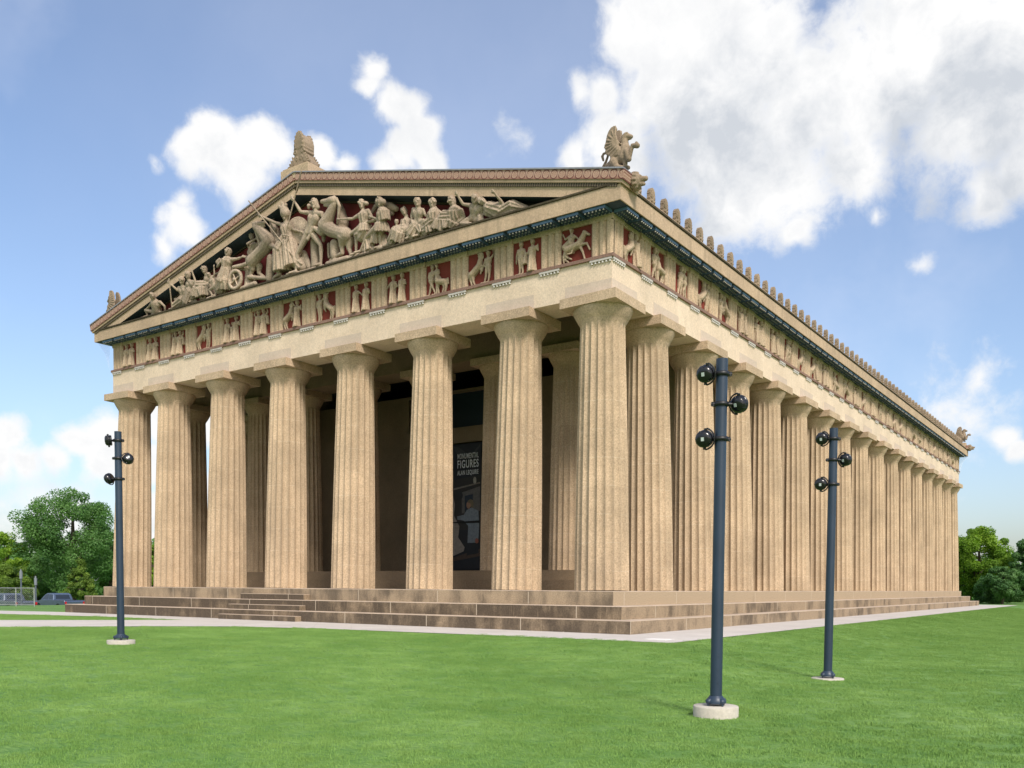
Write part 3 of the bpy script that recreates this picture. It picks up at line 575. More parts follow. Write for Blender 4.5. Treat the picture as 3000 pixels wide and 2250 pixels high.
FIGS=[{'n':'reclining_statue','l':'stone man lounging alone in the low left end of the gable','c':'statue','h':[(1.3,{'hd':(-25.57,-0.38,14.24),'nk':(-25.65,-0.28,14.11),'sl':(-25.88,-0.19,14.01),'el':(-26.3,-0.1,13.91),'hl':(-26.59,-0.08,13.85),'sr':(-25.37,-0.08,14.0),'er':(-25.19,0.05,13.79),'hr':(-25.27,0.12,13.57),'pv':(-25.88,0.09,13.65),'kl':(-26.59,-0.07,13.8),'fl':(-26.58,0.02,13.56),'kr':(-26.24,0.0,13.49),'fr':(-26.87,0.0,13.53)})],'k':[((-25.72,-0.13,14.0),(-25.84,0.07,13.71),0.23,0.24),((-25.78,0.11,13.62),(-25.19,0.12,13.48),0.08,0.08),((-27.12,0.12,13.57),(-25.19,0.12,13.47),0.07,0.07)]},
{'n':'seated_statue','l':'stone bearded man kneeling and gripping a tall staff in the left gable','c':'statue','h':[(1.35,{'hd':(-23.41,-0.21,14.62),'nk':(-23.47,-0.14,14.46),'sl':(-23.76,-0.13,14.38),'el':(-23.82,-0.18,14.26),'hl':(-24.01,-0.45,14.55),'sr':(-23.26,-0.07,14.32),'er':(-23.23,0.01,14.09),'hr':(-23.3,0.06,13.92),'pv':(-23.64,0.07,13.86),'kl':(-24.29,0.02,13.96),'fl':(-24.3,0.14,13.78),'kr':(-24.09,-0.01,13.75),'fr':(-24.43,0.02,13.58)})],'d':[((-23.7,0.07,13.84),(-24.33,0.01,13.63),0.26,0.16),((-23.63,0.08,13.8),(-24.03,0.11,13.64),0.24,0.2)],'k':[((-23.94,-0.55,14.71),(-24.37,-0.1,13.44),0.033,0.033),((-24.01,-0.45,14.55),(-24.03,-0.48,14.56),0.05,0.05),((-24.63,0.11,13.6),(-23.39,0.12,13.59),0.07,0.08)]},
{'n':'seated_statue','l':'half draped stone woman lifting one open hand beside the bearded man with a staff','c':'statue','h':[(1.35,{'hd':(-22.92,-0.23,14.77),'nk':(-22.97,-0.16,14.6),'sl':(-23.11,-0.13,14.5),'el':(-23.25,-0.1,14.4),'hl':(-23.14,-0.13,14.23),'sr':(-22.66,-0.09,14.48),'er':(-22.53,-0.05,14.36),'hr':(-22.57,-0.21,14.81),'pv':(-23.01,0.04,14.13),'kl':(-23.19,0.06,13.91),'fl':(-23.55,0.1,13.7),'kr':(-22.92,0.07,13.88),'fr':(-22.92,0.11,13.68)})],'d':[((-23.01,0.02,14.18),(-23.41,0.13,13.72),0.24,0.34),((-22.98,0.03,14.14),(-22.98,0.15,13.77),0.22,0.2)],'k':[((-23.5,0.11,13.62),(-22.75,0.11,13.63),0.08,0.08)]},
{'n':'seated_statue','l':'seated stone woman with a full draped lap directly behind the small standing boy','c':'statue','h':[(1.4,{'hd':(-21.8,-0.13,14.84),'nk':(-21.79,-0.05,14.67),'sl':(-21.85,-0.02,14.55),'el':(-22.03,0.03,14.36),'hl':(-22.31,-0.02,14.28),'sr':(-21.47,0.17,14.54),'er':(-21.33,0.19,14.38),'hr':(-21.56,0.2,14.29),'pv':(-21.84,0.17,14.19),'kl':(-22.46,-0.01,14.23),'fl':(-22.71,0.09,13.81),'kr':(-22.21,0.01,14.18),'fr':(-22.07,0.11,13.67)})],'d':[((-21.89,0.17,14.17),(-22.39,0.0,14.21),0.3,0.27),((-22.39,0.0,14.2),(-22.54,0.09,13.82),0.28,0.36),((-22.16,0.06,14.12),(-22.12,0.13,13.78),0.34,0.34),((-21.9,0.18,14.14),(-21.95,0.23,13.78),0.3,0.34)]},
{'n':'boy_statue','l':'small nude stone boy with one arm up, leaning on a seated woman','c':'statue','h':[(0.95,{'hd':(-21.33,-0.24,14.49),'nk':(-21.32,-0.17,14.4),'sl':(-21.35,-0.15,14.31),'el':(-21.35,-0.17,14.21),'hl':(-21.44,-0.16,14.15),'sr':(-21.15,-0.15,14.34),'er':(-20.99,-0.18,14.48),'hr':(-20.94,-0.24,14.76),'pv':(-21.12,-0.07,13.96),'kl':(-21.49,-0.11,13.88),'fl':(-21.26,-0.08,13.56),'kr':(-21.1,-0.05,13.79),'fr':(-21.07,-0.03,13.62)})],'k':[((-21.68,-0.03,13.51),(-21.16,-0.03,13.52),0.09,0.09)]},
{'n':'robed_statue','l':'standing stone woman in a belted robe behind the spoked chariot wheel','c':'statue','h':[(1.5,{'hd':(-19.99,-0.18,15.26),'nk':(-20.05,-0.14,15.09),'sl':(-20.47,-0.14,15.01),'el':(-20.8,-0.15,14.8),'hl':(-20.48,-0.25,14.88),'sr':(-19.74,-0.09,14.93),'er':(-19.47,-0.07,14.91),'hr':(-19.16,-0.07,14.92),'pv':(-20.25,-0.04,14.64)})],'d':[((-20.12,-0.12,14.99),(-20.24,-0.05,14.69),0.26,0.22),((-20.25,-0.05,14.67),(-20.49,0.06,14.13),0.25,0.42),((-20.44,0.02,14.33),(-20.87,0.09,13.85),0.34,0.32),((-20.38,0.05,14.16),(-20.46,0.11,13.75),0.4,0.3)],'k':[((-20.8,0.17,14.69),(-21.35,0.14,14.63),0.08,0.05),((-20.82,-0.1,15.01),(-20.68,-0.12,15.11),0.12,0.07)]},
{'n':'youth_statue','l':'nude stone youth with one arm bent, behind the neck of the rearing horse','c':'statue','h':[(1.4,{'hd':(-18.76,0.16,15.82),'nk':(-18.73,0.21,15.65),'sl':(-19.01,0.21,15.54),'el':(-18.74,-0.1,15.41),'hl':(-18.41,0.09,15.61),'sr':(-18.49,0.26,15.45),'er':(-18.45,0.27,15.27),'hr':(-18.62,0.22,15.18),'pv':(-18.86,0.25,15.14),'kl':(-18.93,0.28,14.69),'fl':(-19.0,0.31,14.17),'kr':(-18.75,0.28,14.66),'fr':(-18.37,0.32,14.05)})]},
{'n':'horse_statue','l':'rearing stone horse with head thrown back, left of the figure in the crested helmet','c':'statue','k':[((-17.31,-0.07,15.23),(-17.61,-0.04,15.02),0.31,0.28),((-17.61,-0.04,15.02),(-18.1,-0.02,14.83),0.27,0.25),((-18.1,-0.02,14.83),(-18.5,-0.0,14.65),0.25,0.29),((-17.35,-0.09,15.31),(-17.65,-0.16,15.65),0.31,0.23),((-17.65,-0.16,15.65),(-17.96,-0.24,15.93),0.22,0.17),((-18.0,-0.26,16.03),(-17.84,-0.25,16.03),0.13,0.13),((-17.84,-0.25,16.03),(-17.44,-0.23,16.0),0.12,0.07),((-17.68,-0.23,15.94),(-17.43,-0.2,15.87),0.07,0.04),((-18.1,-0.29,16.12),(-18.16,-0.3,16.15),0.05,0.03),((-18.09,-0.26,16.02),(-17.84,-0.1,15.16),0.06,0.09),((-17.25,-0.04,15.05),(-16.83,-0.12,14.85),0.15,0.08),((-16.83,-0.12,14.85),(-16.86,-0.08,14.56),0.075,0.06),((-16.86,-0.08,14.56),(-17.02,-0.09,14.31),0.06,0.08),((-17.32,0.18,15.05),(-17.05,0.17,15.2),0.12,0.08),((-17.05,0.17,15.2),(-16.86,0.18,15.14),0.07,0.06),((-18.6,-0.0,14.63),(-18.56,0.05,14.33),0.24,0.13),((-18.56,0.05,14.33),(-18.74,0.08,14.09),0.1,0.075),((-18.74,0.08,14.09),(-18.47,0.1,13.87),0.075,0.07),((-18.29,0.21,14.43),(-18.34,0.22,14.14),0.15,0.09),((-18.34,0.22,14.14),(-18.02,0.23,13.91),0.075,0.07),((-18.91,-0.0,14.6),(-19.25,-0.0,14.58),0.09,0.09),((-19.25,-0.0,14.58),(-19.82,-0.02,14.62),0.1,0.08),((-19.82,-0.02,14.62),(-19.92,0.0,14.47),0.07,0.04),((-18.89,0.08,14.03),(-17.71,0.11,13.75),0.1,0.08)]},
{'n':'stone_support','l':'round stone post under the belly of the rearing horse','c':'statue post','k':[((-17.35,0.09,14.54),(-17.54,0.17,13.72),0.2,0.2)]},
{'n':'horse_head_statue','l':'stone horse head seen behind the arm of the figure in the crested helmet','c':'statue','k':[((-16.99,0.26,15.22),(-17.29,0.22,15.82),0.27,0.2),((-17.29,0.22,15.82),(-17.37,0.19,16.13),0.2,0.15),((-17.33,0.16,16.14),(-16.88,-0.07,15.64),0.12,0.07),((-17.49,0.17,16.3),(-17.47,0.18,16.2),0.03,0.05),((-17.28,0.18,16.26),(-17.32,0.19,16.16),0.03,0.05)]},
{'n':'goddess_statue','l':'robed stone woman in a crested helmet leaning away with one arm stretched out','c':'statue','h':[(1.55,{'hd':(-16.11,-0.17,16.01),'nk':(-16.12,-0.14,15.81),'sl':(-16.37,-0.13,15.71),'el':(-16.74,-0.22,15.86),'hl':(-17.4,-0.42,16.22),'sr':(-15.92,-0.11,15.65),'er':(-15.81,-0.01,15.43),'hr':(-15.41,0.02,15.27),'pv':(-16.13,-0.04,15.16)})],'d':[((-16.18,-0.1,15.56),(-16.13,-0.04,15.19),0.25,0.22),((-16.16,-0.04,15.16),(-16.48,0.02,14.72),0.27,0.42),((-16.54,0.01,14.75),(-16.59,0.11,13.86),0.42,0.44),((-16.07,-0.01,14.98),(-15.95,0.1,13.94),0.34,0.4),((-15.94,0.07,14.31),(-15.51,0.24,13.85),0.3,0.25),((-15.55,0.28,14.5),(-15.14,0.3,13.76),0.12,0.12),((-16.89,0.04,14.54),(-16.72,0.11,13.84),0.2,0.2)],'k':[((-16.1,-0.19,16.12),(-16.14,-0.22,16.27),0.23,0.19),((-16.19,-0.23,16.28),(-16.39,-0.27,16.45),0.09,0.07),((-16.15,-0.23,16.29),(-16.18,-0.27,16.53),0.09,0.08),((-16.13,-0.22,16.26),(-15.99,-0.25,16.43),0.08,0.07),((-16.71,0.01,13.73),(-17.05,-0.03,13.63),0.09,0.06),((-16.5,-0.0,14.89),(-16.66,-0.05,14.46),0.14,0.2),((-17.26,0.12,13.65),(-14.92,0.12,13.54),0.07,0.07)]},
{'n':'stone_shield','l':'large round plain stone shield leaning behind the bare striding man','c':'statue shield','o':[((-15.7,0.14,15.41),0.57,0.09)]},
{'n':'stone_spear','l':'long thin stone spear slanting down from above the sloping cornice to the robed figure','c':'statue spear','k':[((-17.83,-0.74,16.86),(-15.89,-0.25,14.54),0.028,0.03),((-15.92,-0.26,14.56),(-15.86,-0.25,14.49),0.055,0.055),((-15.86,-0.25,14.49),(-15.61,-0.2,14.23),0.05,0.012)]},
{'n':'striding_statue','l':'bare muscular stone man striding with one arm raised at the centre of the gable','c':'statue','h':[(1.72,{'hd':(-14.28,-0.2,16.06),'nk':(-14.25,-0.16,15.83),'sl':(-14.64,-0.14,15.82),'el':(-15.06,-0.25,15.92),'hl':(-15.24,-0.47,16.36),'sr':(-13.9,-0.13,15.62),'er':(-13.86,-0.1,15.42),'hr':(-13.87,-0.02,15.32),'pv':(-14.73,-0.02,15.04),'kl':(-15.53,-0.03,14.34),'fl':(-15.68,0.02,13.65),'kr':(-14.19,0.05,14.46),'fr':(-14.24,0.11,13.71)})],'k':[((-14.68,-0.14,16.12),(-14.7,-0.12,16.05),0.09,0.07),((-15.66,-0.0,13.62),(-16.2,-0.03,13.59),0.085,0.06),((-16.46,0.12,13.62),(-14.09,0.12,13.6),0.06,0.06),((-14.23,-0.21,16.09),(-14.14,-0.15,15.93),0.15,0.1)]},
{'n':'stone_trident','l':'stone trident with three tines down and its shaft rising to the gable peak','c':'statue trident','k':[((-14.41,-0.79,17.25),(-15.2,-0.54,16.21),0.028,0.03),((-15.2,-0.54,16.21),(-15.95,-0.33,15.13),0.03,0.03),((-16.1,-0.34,15.17),(-15.75,-0.32,15.06),0.03,0.03),((-16.1,-0.34,15.17),(-16.27,-0.29,14.83),0.028,0.02),((-15.94,-0.33,15.12),(-16.13,-0.28,14.73),0.028,0.02),((-15.75,-0.32,15.06),(-15.96,-0.27,14.71),0.028,0.02)]},
{'n':'stone_support','l':'round stone post behind the legs of the bare striding man','c':'statue post','k':[((-14.74,0.26,14.78),(-14.74,0.3,13.74),0.21,0.21),((-15.44,0.28,14.45),(-15.12,0.3,13.79),0.12,0.12)]},
{'n':'horse_statue','l':'large stone horse facing left with one foreleg raised, right of the striding man','c':'statue','k':[((-13.81,-0.05,15.14),(-13.44,-0.02,14.87),0.3,0.28),((-13.44,-0.02,14.87),(-13.0,0.01,14.68),0.27,0.25),((-13.0,0.01,14.68),(-12.64,0.02,14.54),0.26,0.3),((-13.7,-0.07,15.21),(-13.36,-0.14,15.55),0.29,0.2),((-13.36,-0.14,15.55),(-13.1,-0.2,15.81),0.2,0.14),((-13.1,-0.23,15.94),(-13.33,-0.23,15.98),0.17,0.15),((-13.33,-0.22,15.97),(-13.8,-0.22,16.06),0.14,0.085),((-13.36,-0.19,15.83),(-13.69,-0.19,15.89),0.11,0.05),((-13.13,-0.25,16.05),(-13.03,-0.26,16.07),0.06,0.05),((-12.93,-0.24,15.97),(-12.83,-0.18,15.67),0.06,0.07),((-12.83,-0.18,15.67),(-12.97,-0.1,15.29),0.07,0.06),((-12.97,-0.1,15.29),(-13.07,-0.06,15.07),0.06,0.05),((-14.05,-0.02,14.94),(-14.37,-0.14,15.14),0.17,0.08),((-14.37,-0.14,15.14),(-14.63,-0.12,14.93),0.07,0.06),((-14.63,-0.12,14.93),(-14.77,-0.13,14.77),0.06,0.08),((-14.12,0.19,14.98),(-14.17,0.2,14.69),0.12,0.08),((-13.92,0.27,14.49),(-13.95,0.29,14.05),0.08,0.06),((-13.95,0.29,14.05),(-13.91,0.29,13.96),0.06,0.07),((-12.8,0.04,14.43),(-12.95,0.07,14.21),0.3,0.14),((-12.95,0.07,14.21),(-12.95,0.1,13.88),0.11,0.09),((-12.95,0.1,13.88),(-13.45,0.11,13.82),0.085,0.07),((-13.45,0.11,13.82),(-13.64,0.11,13.71),0.07,0.08),((-12.6,0.18,14.39),(-12.65,0.2,14.06),0.25,0.13),((-12.65,0.2,14.06),(-12.54,0.21,13.76),0.1,0.08),((-12.3,0.02,14.53),(-12.09,0.01,14.58),0.09,0.09),((-12.09,0.01,14.58),(-11.89,0.0,14.59),0.09,0.09),((-11.89,0.0,14.59),(-11.76,0.04,14.32),0.1,0.08)]},
{'n':'horse_head_statue','l':'stone neck of a second horse directly behind the horse with a raised foreleg','c':'statue','k':[((-13.08,0.28,15.2),(-13.16,0.25,15.69),0.25,0.18),((-13.16,0.25,15.69),(-13.25,0.23,15.97),0.17,0.13),((-13.14,0.29,15.18),(-13.13,0.31,14.8),0.25,0.25)]},
{'n':'stone_support','l':'round stone post under the belly of the large horse facing left, with a rock base','c':'statue post','k':[((-13.47,0.19,14.37),(-13.45,0.2,13.87),0.22,0.22),((-13.82,0.12,13.61),(-13.41,0.12,13.59),0.12,0.14),((-13.41,0.12,13.59),(-12.66,0.12,13.62),0.16,0.12),((-12.66,0.12,13.58),(-11.7,0.12,13.59),0.1,0.1)]},
{'n':'charioteer_statue','l':'stone woman in a short tunic reaching one arm left to the horse','c':'statue','h':[(1.45,{'hd':(-11.55,-0.18,15.42),'nk':(-11.52,-0.14,15.25),'sl':(-11.77,-0.1,15.1),'el':(-12.13,-0.12,15.02),'hl':(-12.81,-0.18,15.14),'sr':(-11.25,-0.13,15.13),'er':(-11.11,-0.08,14.9),'hr':(-11.04,-0.06,14.78),'pv':(-11.54,-0.02,14.65),'kl':(-12.04,-0.03,14.46),'fl':(-12.12,0.06,13.7),'kr':(-11.57,0.07,14.13),'fr':(-11.37,0.12,13.62)})],'d':[((-11.51,-0.11,15.08),(-11.55,-0.04,14.76),0.23,0.19),((-11.53,-0.02,14.68),(-11.55,0.02,14.43),0.25,0.3),((-11.61,0.0,14.55),(-12.0,0.03,14.45),0.24,0.2),((-11.51,0.01,14.49),(-11.77,0.05,14.27),0.24,0.24),((-11.48,0.12,14.19),(-11.42,0.17,13.7),0.2,0.24)],'k':[((-11.36,-0.2,15.44),(-11.27,-0.19,15.4),0.08,0.08),((-12.54,0.12,13.66),(-11.98,0.12,13.64),0.07,0.07)]},
{'n':'winged_statue','l':'winged stone figure in a short tunic with both forearms held out','c':'statue','h':[(1.5,{'hd':(-10.56,-0.2,15.27),'nk':(-10.56,-0.16,15.12),'sl':(-10.51,-0.26,14.93),'el':(-10.54,-0.18,14.58),'hl':(-10.99,-0.21,14.8),'sr':(-10.45,-0.05,14.93),'er':(-10.96,-0.05,14.72),'hr':(-11.58,-0.13,14.71),'pv':(-10.67,0.0,14.44),'kl':(-11.46,-0.04,14.16),'fl':(-11.82,0.01,13.71),'kr':(-10.78,0.06,14.12),'fr':(-10.81,0.11,13.72)})],'d':[((-10.44,-0.12,14.94),(-10.45,-0.04,14.62),0.25,0.24),((-10.63,-0.02,14.54),(-10.68,0.04,14.25),0.27,0.33),((-10.99,0.02,14.37),(-11.11,0.15,13.93),0.16,0.24),((-11.31,0.13,14.11),(-11.45,0.17,13.8),0.16,0.2)],'k':[((-10.67,0.18,15.32),(-10.39,0.24,15.22),0.13,0.17),((-10.39,0.24,15.21),(-10.13,0.28,15.09),0.18,0.12),((-10.52,0.26,15.11),(-10.36,0.3,14.97),0.15,0.1),((-11.17,0.21,15.39),(-11.35,0.23,15.23),0.1,0.08),((-10.65,-0.2,15.3),(-10.38,-0.2,15.24),0.13,0.13),((-11.71,0.11,13.72),(-10.63,0.12,13.63),0.1,0.1)]},
{'n':'stone_urn','l':'squat stone block beside the bare leg of the winged figure','c':'statue block','k':[((-10.74,0.25,14.11),(-10.75,0.26,13.83),0.15,0.17)]},
{'n':'child_statue','l':'small stone child sitting on draped knees, right of the winged figure','c':'statue','h':[(0.75,{'hd':(-9.76,-0.1,14.37),'nk':(-9.78,-0.08,14.26),'sl':(-9.93,-0.07,14.22),'el':(-10.09,-0.05,14.16),'hl':(-10.15,-0.04,14.11),'sr':(-9.65,-0.07,14.19),'er':(-9.59,-0.05,14.11),'hr':(-9.64,-0.04,14.04),'pv':(-9.86,-0.04,14.05)})]},
{'n':'seated_statue','l':'draped stone woman sitting low with bent head behind the small child','c':'statue','h':[(1.35,{'hd':(-9.55,0.12,14.79),'nk':(-9.48,0.17,14.6),'sl':(-9.68,0.15,14.47),'el':(-9.66,0.08,14.24),'hl':(-9.55,0.05,14.08),'sr':(-9.28,0.19,14.4),'er':(-9.28,0.2,14.21),'hr':(-9.52,0.08,14.08),'pv':(-9.43,0.18,14.11)})],'d':[((-9.48,0.19,14.41),(-9.46,0.21,14.17),0.25,0.25),((-9.46,0.12,14.03),(-10.02,0.06,14.08),0.28,0.2),((-9.82,0.07,14.03),(-10.21,0.11,13.72),0.3,0.2),((-9.66,0.07,14.0),(-9.84,0.11,13.68),0.36,0.34)],'k':[((-10.23,0.11,13.69),(-10.56,0.02,13.65),0.1,0.06)]},
{'n':'youth_statue','l':'nude stone youth seated on a draped rock with both bare knees showing','c':'statue','h':[(1.35,{'hd':(-8.6,-0.18,14.81),'nk':(-8.6,-0.13,14.68),'sl':(-8.87,-0.11,14.64),'el':(-9.02,-0.05,14.48),'hl':(-8.96,-0.1,14.27),'sr':(-8.42,-0.09,14.52),'er':(-8.33,-0.04,14.33),'hr':(-8.18,0.02,14.22),'pv':(-8.73,0.03,14.13),'kl':(-8.87,-0.12,14.12),'fl':(-9.05,-0.04,13.66),'kr':(-8.35,-0.12,14.11),'fr':(-8.67,-0.04,13.66)})],'d':[((-8.83,0.11,14.05),(-9.08,0.13,13.8),0.3,0.34),((-8.65,0.12,13.99),(-8.53,0.16,13.78),0.28,0.28)],'k':[((-9.31,0.11,13.68),(-8.46,0.11,13.68),0.1,0.1)]},
{'n':'robed_statue','l':'curly haired robed stone man turned left, just right of the seated nude youth','c':'statue','h':[(1.4,{'hd':(-7.86,-0.17,14.62),'nk':(-7.89,-0.11,14.47),'sl':(-7.96,-0.06,14.36),'el':(-8.02,-0.09,14.14),'hl':(-8.25,-0.08,13.9),'sr':(-7.73,-0.01,14.25),'er':(-7.75,0.06,14.05),'hr':(-8.05,-0.06,14.01),'pv':(-7.9,0.03,14.06)})],'d':[((-7.88,-0.06,14.34),(-7.9,0.01,14.13),0.25,0.24),((-7.9,0.02,14.08),(-8.2,0.07,13.92),0.26,0.28),((-8.04,0.08,13.87),(-8.4,0.1,13.77),0.28,0.24),((-8.14,0.08,13.85),(-8.14,0.11,13.66),0.3,0.28)],'k':[((-8.49,0.11,13.66),(-7.98,0.12,13.59),0.08,0.08)]},
{'n':'seated_statue','l':'large seated stone woman in curved folds, hand on the shoulder of the curly haired man','c':'statue','h':[(1.5,{'hd':(-6.91,-0.17,14.45),'nk':(-6.87,-0.1,14.29),'sl':(-7.14,-0.02,14.22),'el':(-7.5,0.04,14.17),'hl':(-7.71,-0.06,14.39),'sr':(-6.58,-0.04,14.1),'er':(-6.5,0.06,13.85),'hr':(-6.76,-0.05,13.7),'pv':(-6.94,0.05,13.89),'kl':(-7.53,0.02,14.05),'fl':(-7.87,0.11,13.64)})],'d':[((-6.86,-0.05,14.16),(-6.9,0.04,13.93),0.3,0.28),((-7.01,0.06,13.89),(-7.47,0.03,14.0),0.34,0.3),((-7.5,0.04,13.97),(-7.65,0.11,13.68),0.34,0.4),((-7.25,0.06,13.9),(-7.29,0.11,13.64),0.36,0.38),((-6.97,0.07,13.84),(-7.1,0.11,13.67),0.36,0.28)],'k':[((-8.07,0.12,13.59),(-7.01,0.12,13.53),0.1,0.08)]},
{'n':'seated_statue','l':'bare chested stone man sitting cross legged and raising one arm, right half of gable','c':'statue','h':[(1.4,{'hd':(-5.82,-0.19,14.26),'nk':(-5.87,-0.1,14.11),'sl':(-6.09,-0.09,14.15),'el':(-6.37,-0.21,14.22),'hl':(-6.43,-0.44,14.47),'sr':(-5.61,-0.04,13.98),'er':(-5.66,0.05,13.8),'hr':(-5.63,0.01,13.62),'pv':(-6.07,0.09,13.72),'kl':(-6.58,-0.04,13.63),'fl':(-6.01,-0.08,13.48),'kr':(-5.74,0.02,13.59),'fr':(-5.82,0.02,13.47)})],'d':[((-5.74,-0.02,13.72),(-5.75,0.02,13.5),0.09,0.1)]},
{'n':'reclining_statue','l':'draped stone woman lying on her side with one arm up, rightmost in the gable','c':'statue','h':[(1.35,{'hd':(-5.51,-0.15,14.14),'nk':(-5.35,-0.09,14.02),'sl':(-5.46,-0.01,13.91),'el':(-5.51,-0.03,13.74),'hl':(-5.23,0.02,13.58),'sr':(-4.9,-0.07,13.93),'er':(-4.65,-0.08,13.9),'hr':(-4.77,-0.41,14.16),'pv':(-4.76,0.1,13.62)})],'d':[((-5.31,-0.02,13.91),(-4.87,0.07,13.69),0.24,0.26),((-4.79,0.09,13.66),(-4.25,0.02,13.74),0.25,0.22),((-4.25,0.02,13.74),(-3.71,0.12,13.55),0.22,0.08),((-4.69,0.09,13.64),(-4.16,0.12,13.55),0.2,0.14),((-5.23,0.08,13.71),(-4.59,0.11,13.59),0.18,0.15)]}]
for i,F in enumerate(FIGS):
    mb=MB()
    xs_=[]; zs_=[]
    for S,J in F.get('h',[]):
        human(mb,S,J); xs_+= [J['pv'][0]]; zs_+=[p[2] for p in J.values()]
    for a,b,r0,r1 in F.get('d',[]): drape(mb,a,b,r0,r1,i); xs_.append(a[0]); zs_+=[a[2],b[2]]
    for a,b,r0,r1 in F.get('k',[]): mb.cap(a,b,r0,r1,12,4); xs_.append(a[0]); zs_+=[a[2],b[2]]
    for c_,r,t_ in F.get('o',[]):
        q=Vector((.28,-1,-.05)).normalized().to_track_quat('Z','Y'); mb.lathe([(.01,t_),(r*.2,t_*.9),(r*.5,t_*.75),(r*.8,t_*.5),(r*.93,t_*.3),(r,t_*.3),(r,-.05),(.01,-.02)],40,c_,0,True,q); xs_.append(c_[0]); zs_.append(c_[2]-r)
    px,pz=sum(xs_)/len(xs_),min(zs_)
    mb.v=[(x-px,y-.15,z-pz) for x,y,z in mb.v]
    vox=.02 if F['n']=='child_statue' or 'spear' in F['n'] or 'trident' in F['n'] or 'boy' in F['n'] else .026
    me=remeshed(mb,F['n'],M['statue'],vox*.9,0) if 'shield' not in F['n'] else mb.mesh(F['n'],M['statue'])
    tag(obj(F['n'],me,None,(px,.15,pz)),F['l'],F['c'],'sculptures standing in the gable')
# chariot: wheel and body beside the robed woman
ch=thing('chariot','stone chariot with a four spoked wheel standing between the robed woman and the rearing horse','chariot',(-19.66,.05,13.56),0,'sculptures standing in the gable')
mb=MB(); mb.cap((.5,.35,.6),(.6,.35,.1),.26,.36,12,4); mb.cap((.1,.1,.98),(.45,.2,.95),.09,.1); mb.cyl((.5,.3,.6),(.52,.3,1.5),.2,.2,14); mb.cap((.2,.05,.05),(1.2,.05,.1),.1,.12); obj('body',remeshed(mb,'body',M['statue'],.03),ch)
mb=MB(); q=Vector((.06,-1,0)).normalized().to_track_quat('Z','Y')
mb.lathe([(.33,-.05),(.46,-.05),(.46,.06),(.33,.06),(.33,-.05)],40,(0,-.1,.46),0,True,q); mb.lathe([(.01,-.07),(.07,-.07),(.07,.1),(.01,.1)],16,(0,-.1,.46),0,True,q)
for k in range(4):
    a=PI/2*k+.45; e=q@Vector((math.cos(a),math.sin(a),0)); c0=Vector((0,-.1,.46)); mb.cap(c0+e*.05,c0+e*.36,.035,.03,8,2)
mb.build('wheel',M['statue'],ch)
# ---- metope reliefs, drawn on a 100 x 100 panel
MW=1.24; MZ0,MZ1=11.44,12.64
def P(x,z,y=0): return ((x-50)/100*MW,-.05+y,(z)/100*(MZ1-MZ0))
def mh(mb,S,pts):
    ks=['hd','nk','sl','el','hl','sr','er','hr','pv','kl','fl','kr','fr']
    human(mb,S*1.25,{k:P(*p) for k,p in zip(ks,pts)})
ARM={'fold':[(-8,74),(-12,60),(0,58,-.05),(8,74),(12,61),(1,65,-.05)],'up_l':[(-8,74),(-16,84),(-14,96),(8,74),(12,60),(5,52)],'up_r':[(-8,74),(-12,60),(-8,48),(8,74),(16,84),(14,96)],
'out_r':[(-8,74),(-12,60),(-6,52),(8,74),(17,66),(24,55)],'out_l':[(8,74),(12,60),(6,52),(-8,74),(-17,66),(-24,55)],'down':[(-8,74),(-12,60),(-13,46),(8,74),(12,60),(12,46)],'carry':[(-8,74),(-12,60),(0,60,-.05),(8,74),(15,62),(14,74)]}
def stand(mb,x,arm='fold',robe=True,lean=0,S=.64,legs=None,h=1.):
    A=[(x+a[0]*1.3*h+lean*.6,a[1]*h,*a[2:]) for a in ARM[arm]]
    lg=legs or [(-4,26),(-5,3),(5,26),(6,3)]
    mh(mb,S*h,[(x+lean,90*h),(x+lean*.8,80*h)]+A+[(x,49*h)]+[(x+a*h,b*h) for a,b in lg])
    if robe:
        drape(mb,P(x,54*h),P(x+1,2),.115*h,.175*h,x); drape(mb,P(x+lean*.6,72*h),P(x,52*h),.125*h,.12*h,x+1)
def centaur(mb,x,d,rear=0,arm='up_l',tail=True,S=.6):
    hx,hz=x-20*d,36; cx,cz=x+8*d,42+rear*16
    c=lambda a,b,r0,r1: mb.cap(P(*a),P(*b),r0,r1,10,3)
    c((hx,hz),(cx,cz),.125,.12); c((cx,cz),(cx+2*d,cz+16),.12,.09)
    A=[(cx+4*d+a[0]*.8,cz-40+a[1]*.9+4,*a[2:]) for a in ARM[arm]]
    ks=['hd','nk','sl','el','hl','sr','er','hr','pv']; top=cz+6
    human(mb,S,{k:P(*p) for k,p in zip(ks,[(cx+6*d,min(93,top+44)),(cx+5*d,min(84,top+35))]+[(a[0],min(97,a[1]+6)) for a in A]+[(cx+2*d,top+8)])})
    c((hx-2*d,hz),(hx-6*d,20),.1,.05); c((hx-6*d,20),(hx-1*d,3),.045,.035); c((hx+3*d,hz),(hx+3*d,20),.09,.05); c((hx+3*d,20),(hx+9*d,4),.042,.035)
    if rear: c((cx,cz-4),(cx+12*d,cz-2),.06,.045); c((cx+12*d,cz-2),(cx+10*d,cz-16),.04,.035); c((cx,cz-6),(cx+8*d,cz-14),.055,.04); c((cx+8*d,cz-14),(cx+3*d,cz-24),.035,.03)
    else: c((cx+2*d,cz-4),(cx+5*d,20),.06,.04); c((cx+5*d,20),(cx+4*d,3),.036,.035); c((cx-1*d,cz-4),(cx-2*d,20),.055,.04); c((cx-2*d,20),(cx-4*d,4),.036,.03)
    if tail: c((hx-4*d,hz+4),(hx-12*d,hz+8),.035,.04); c((hx-12*d,hz+8),(hx-14*d,hz-8),.045,.03)
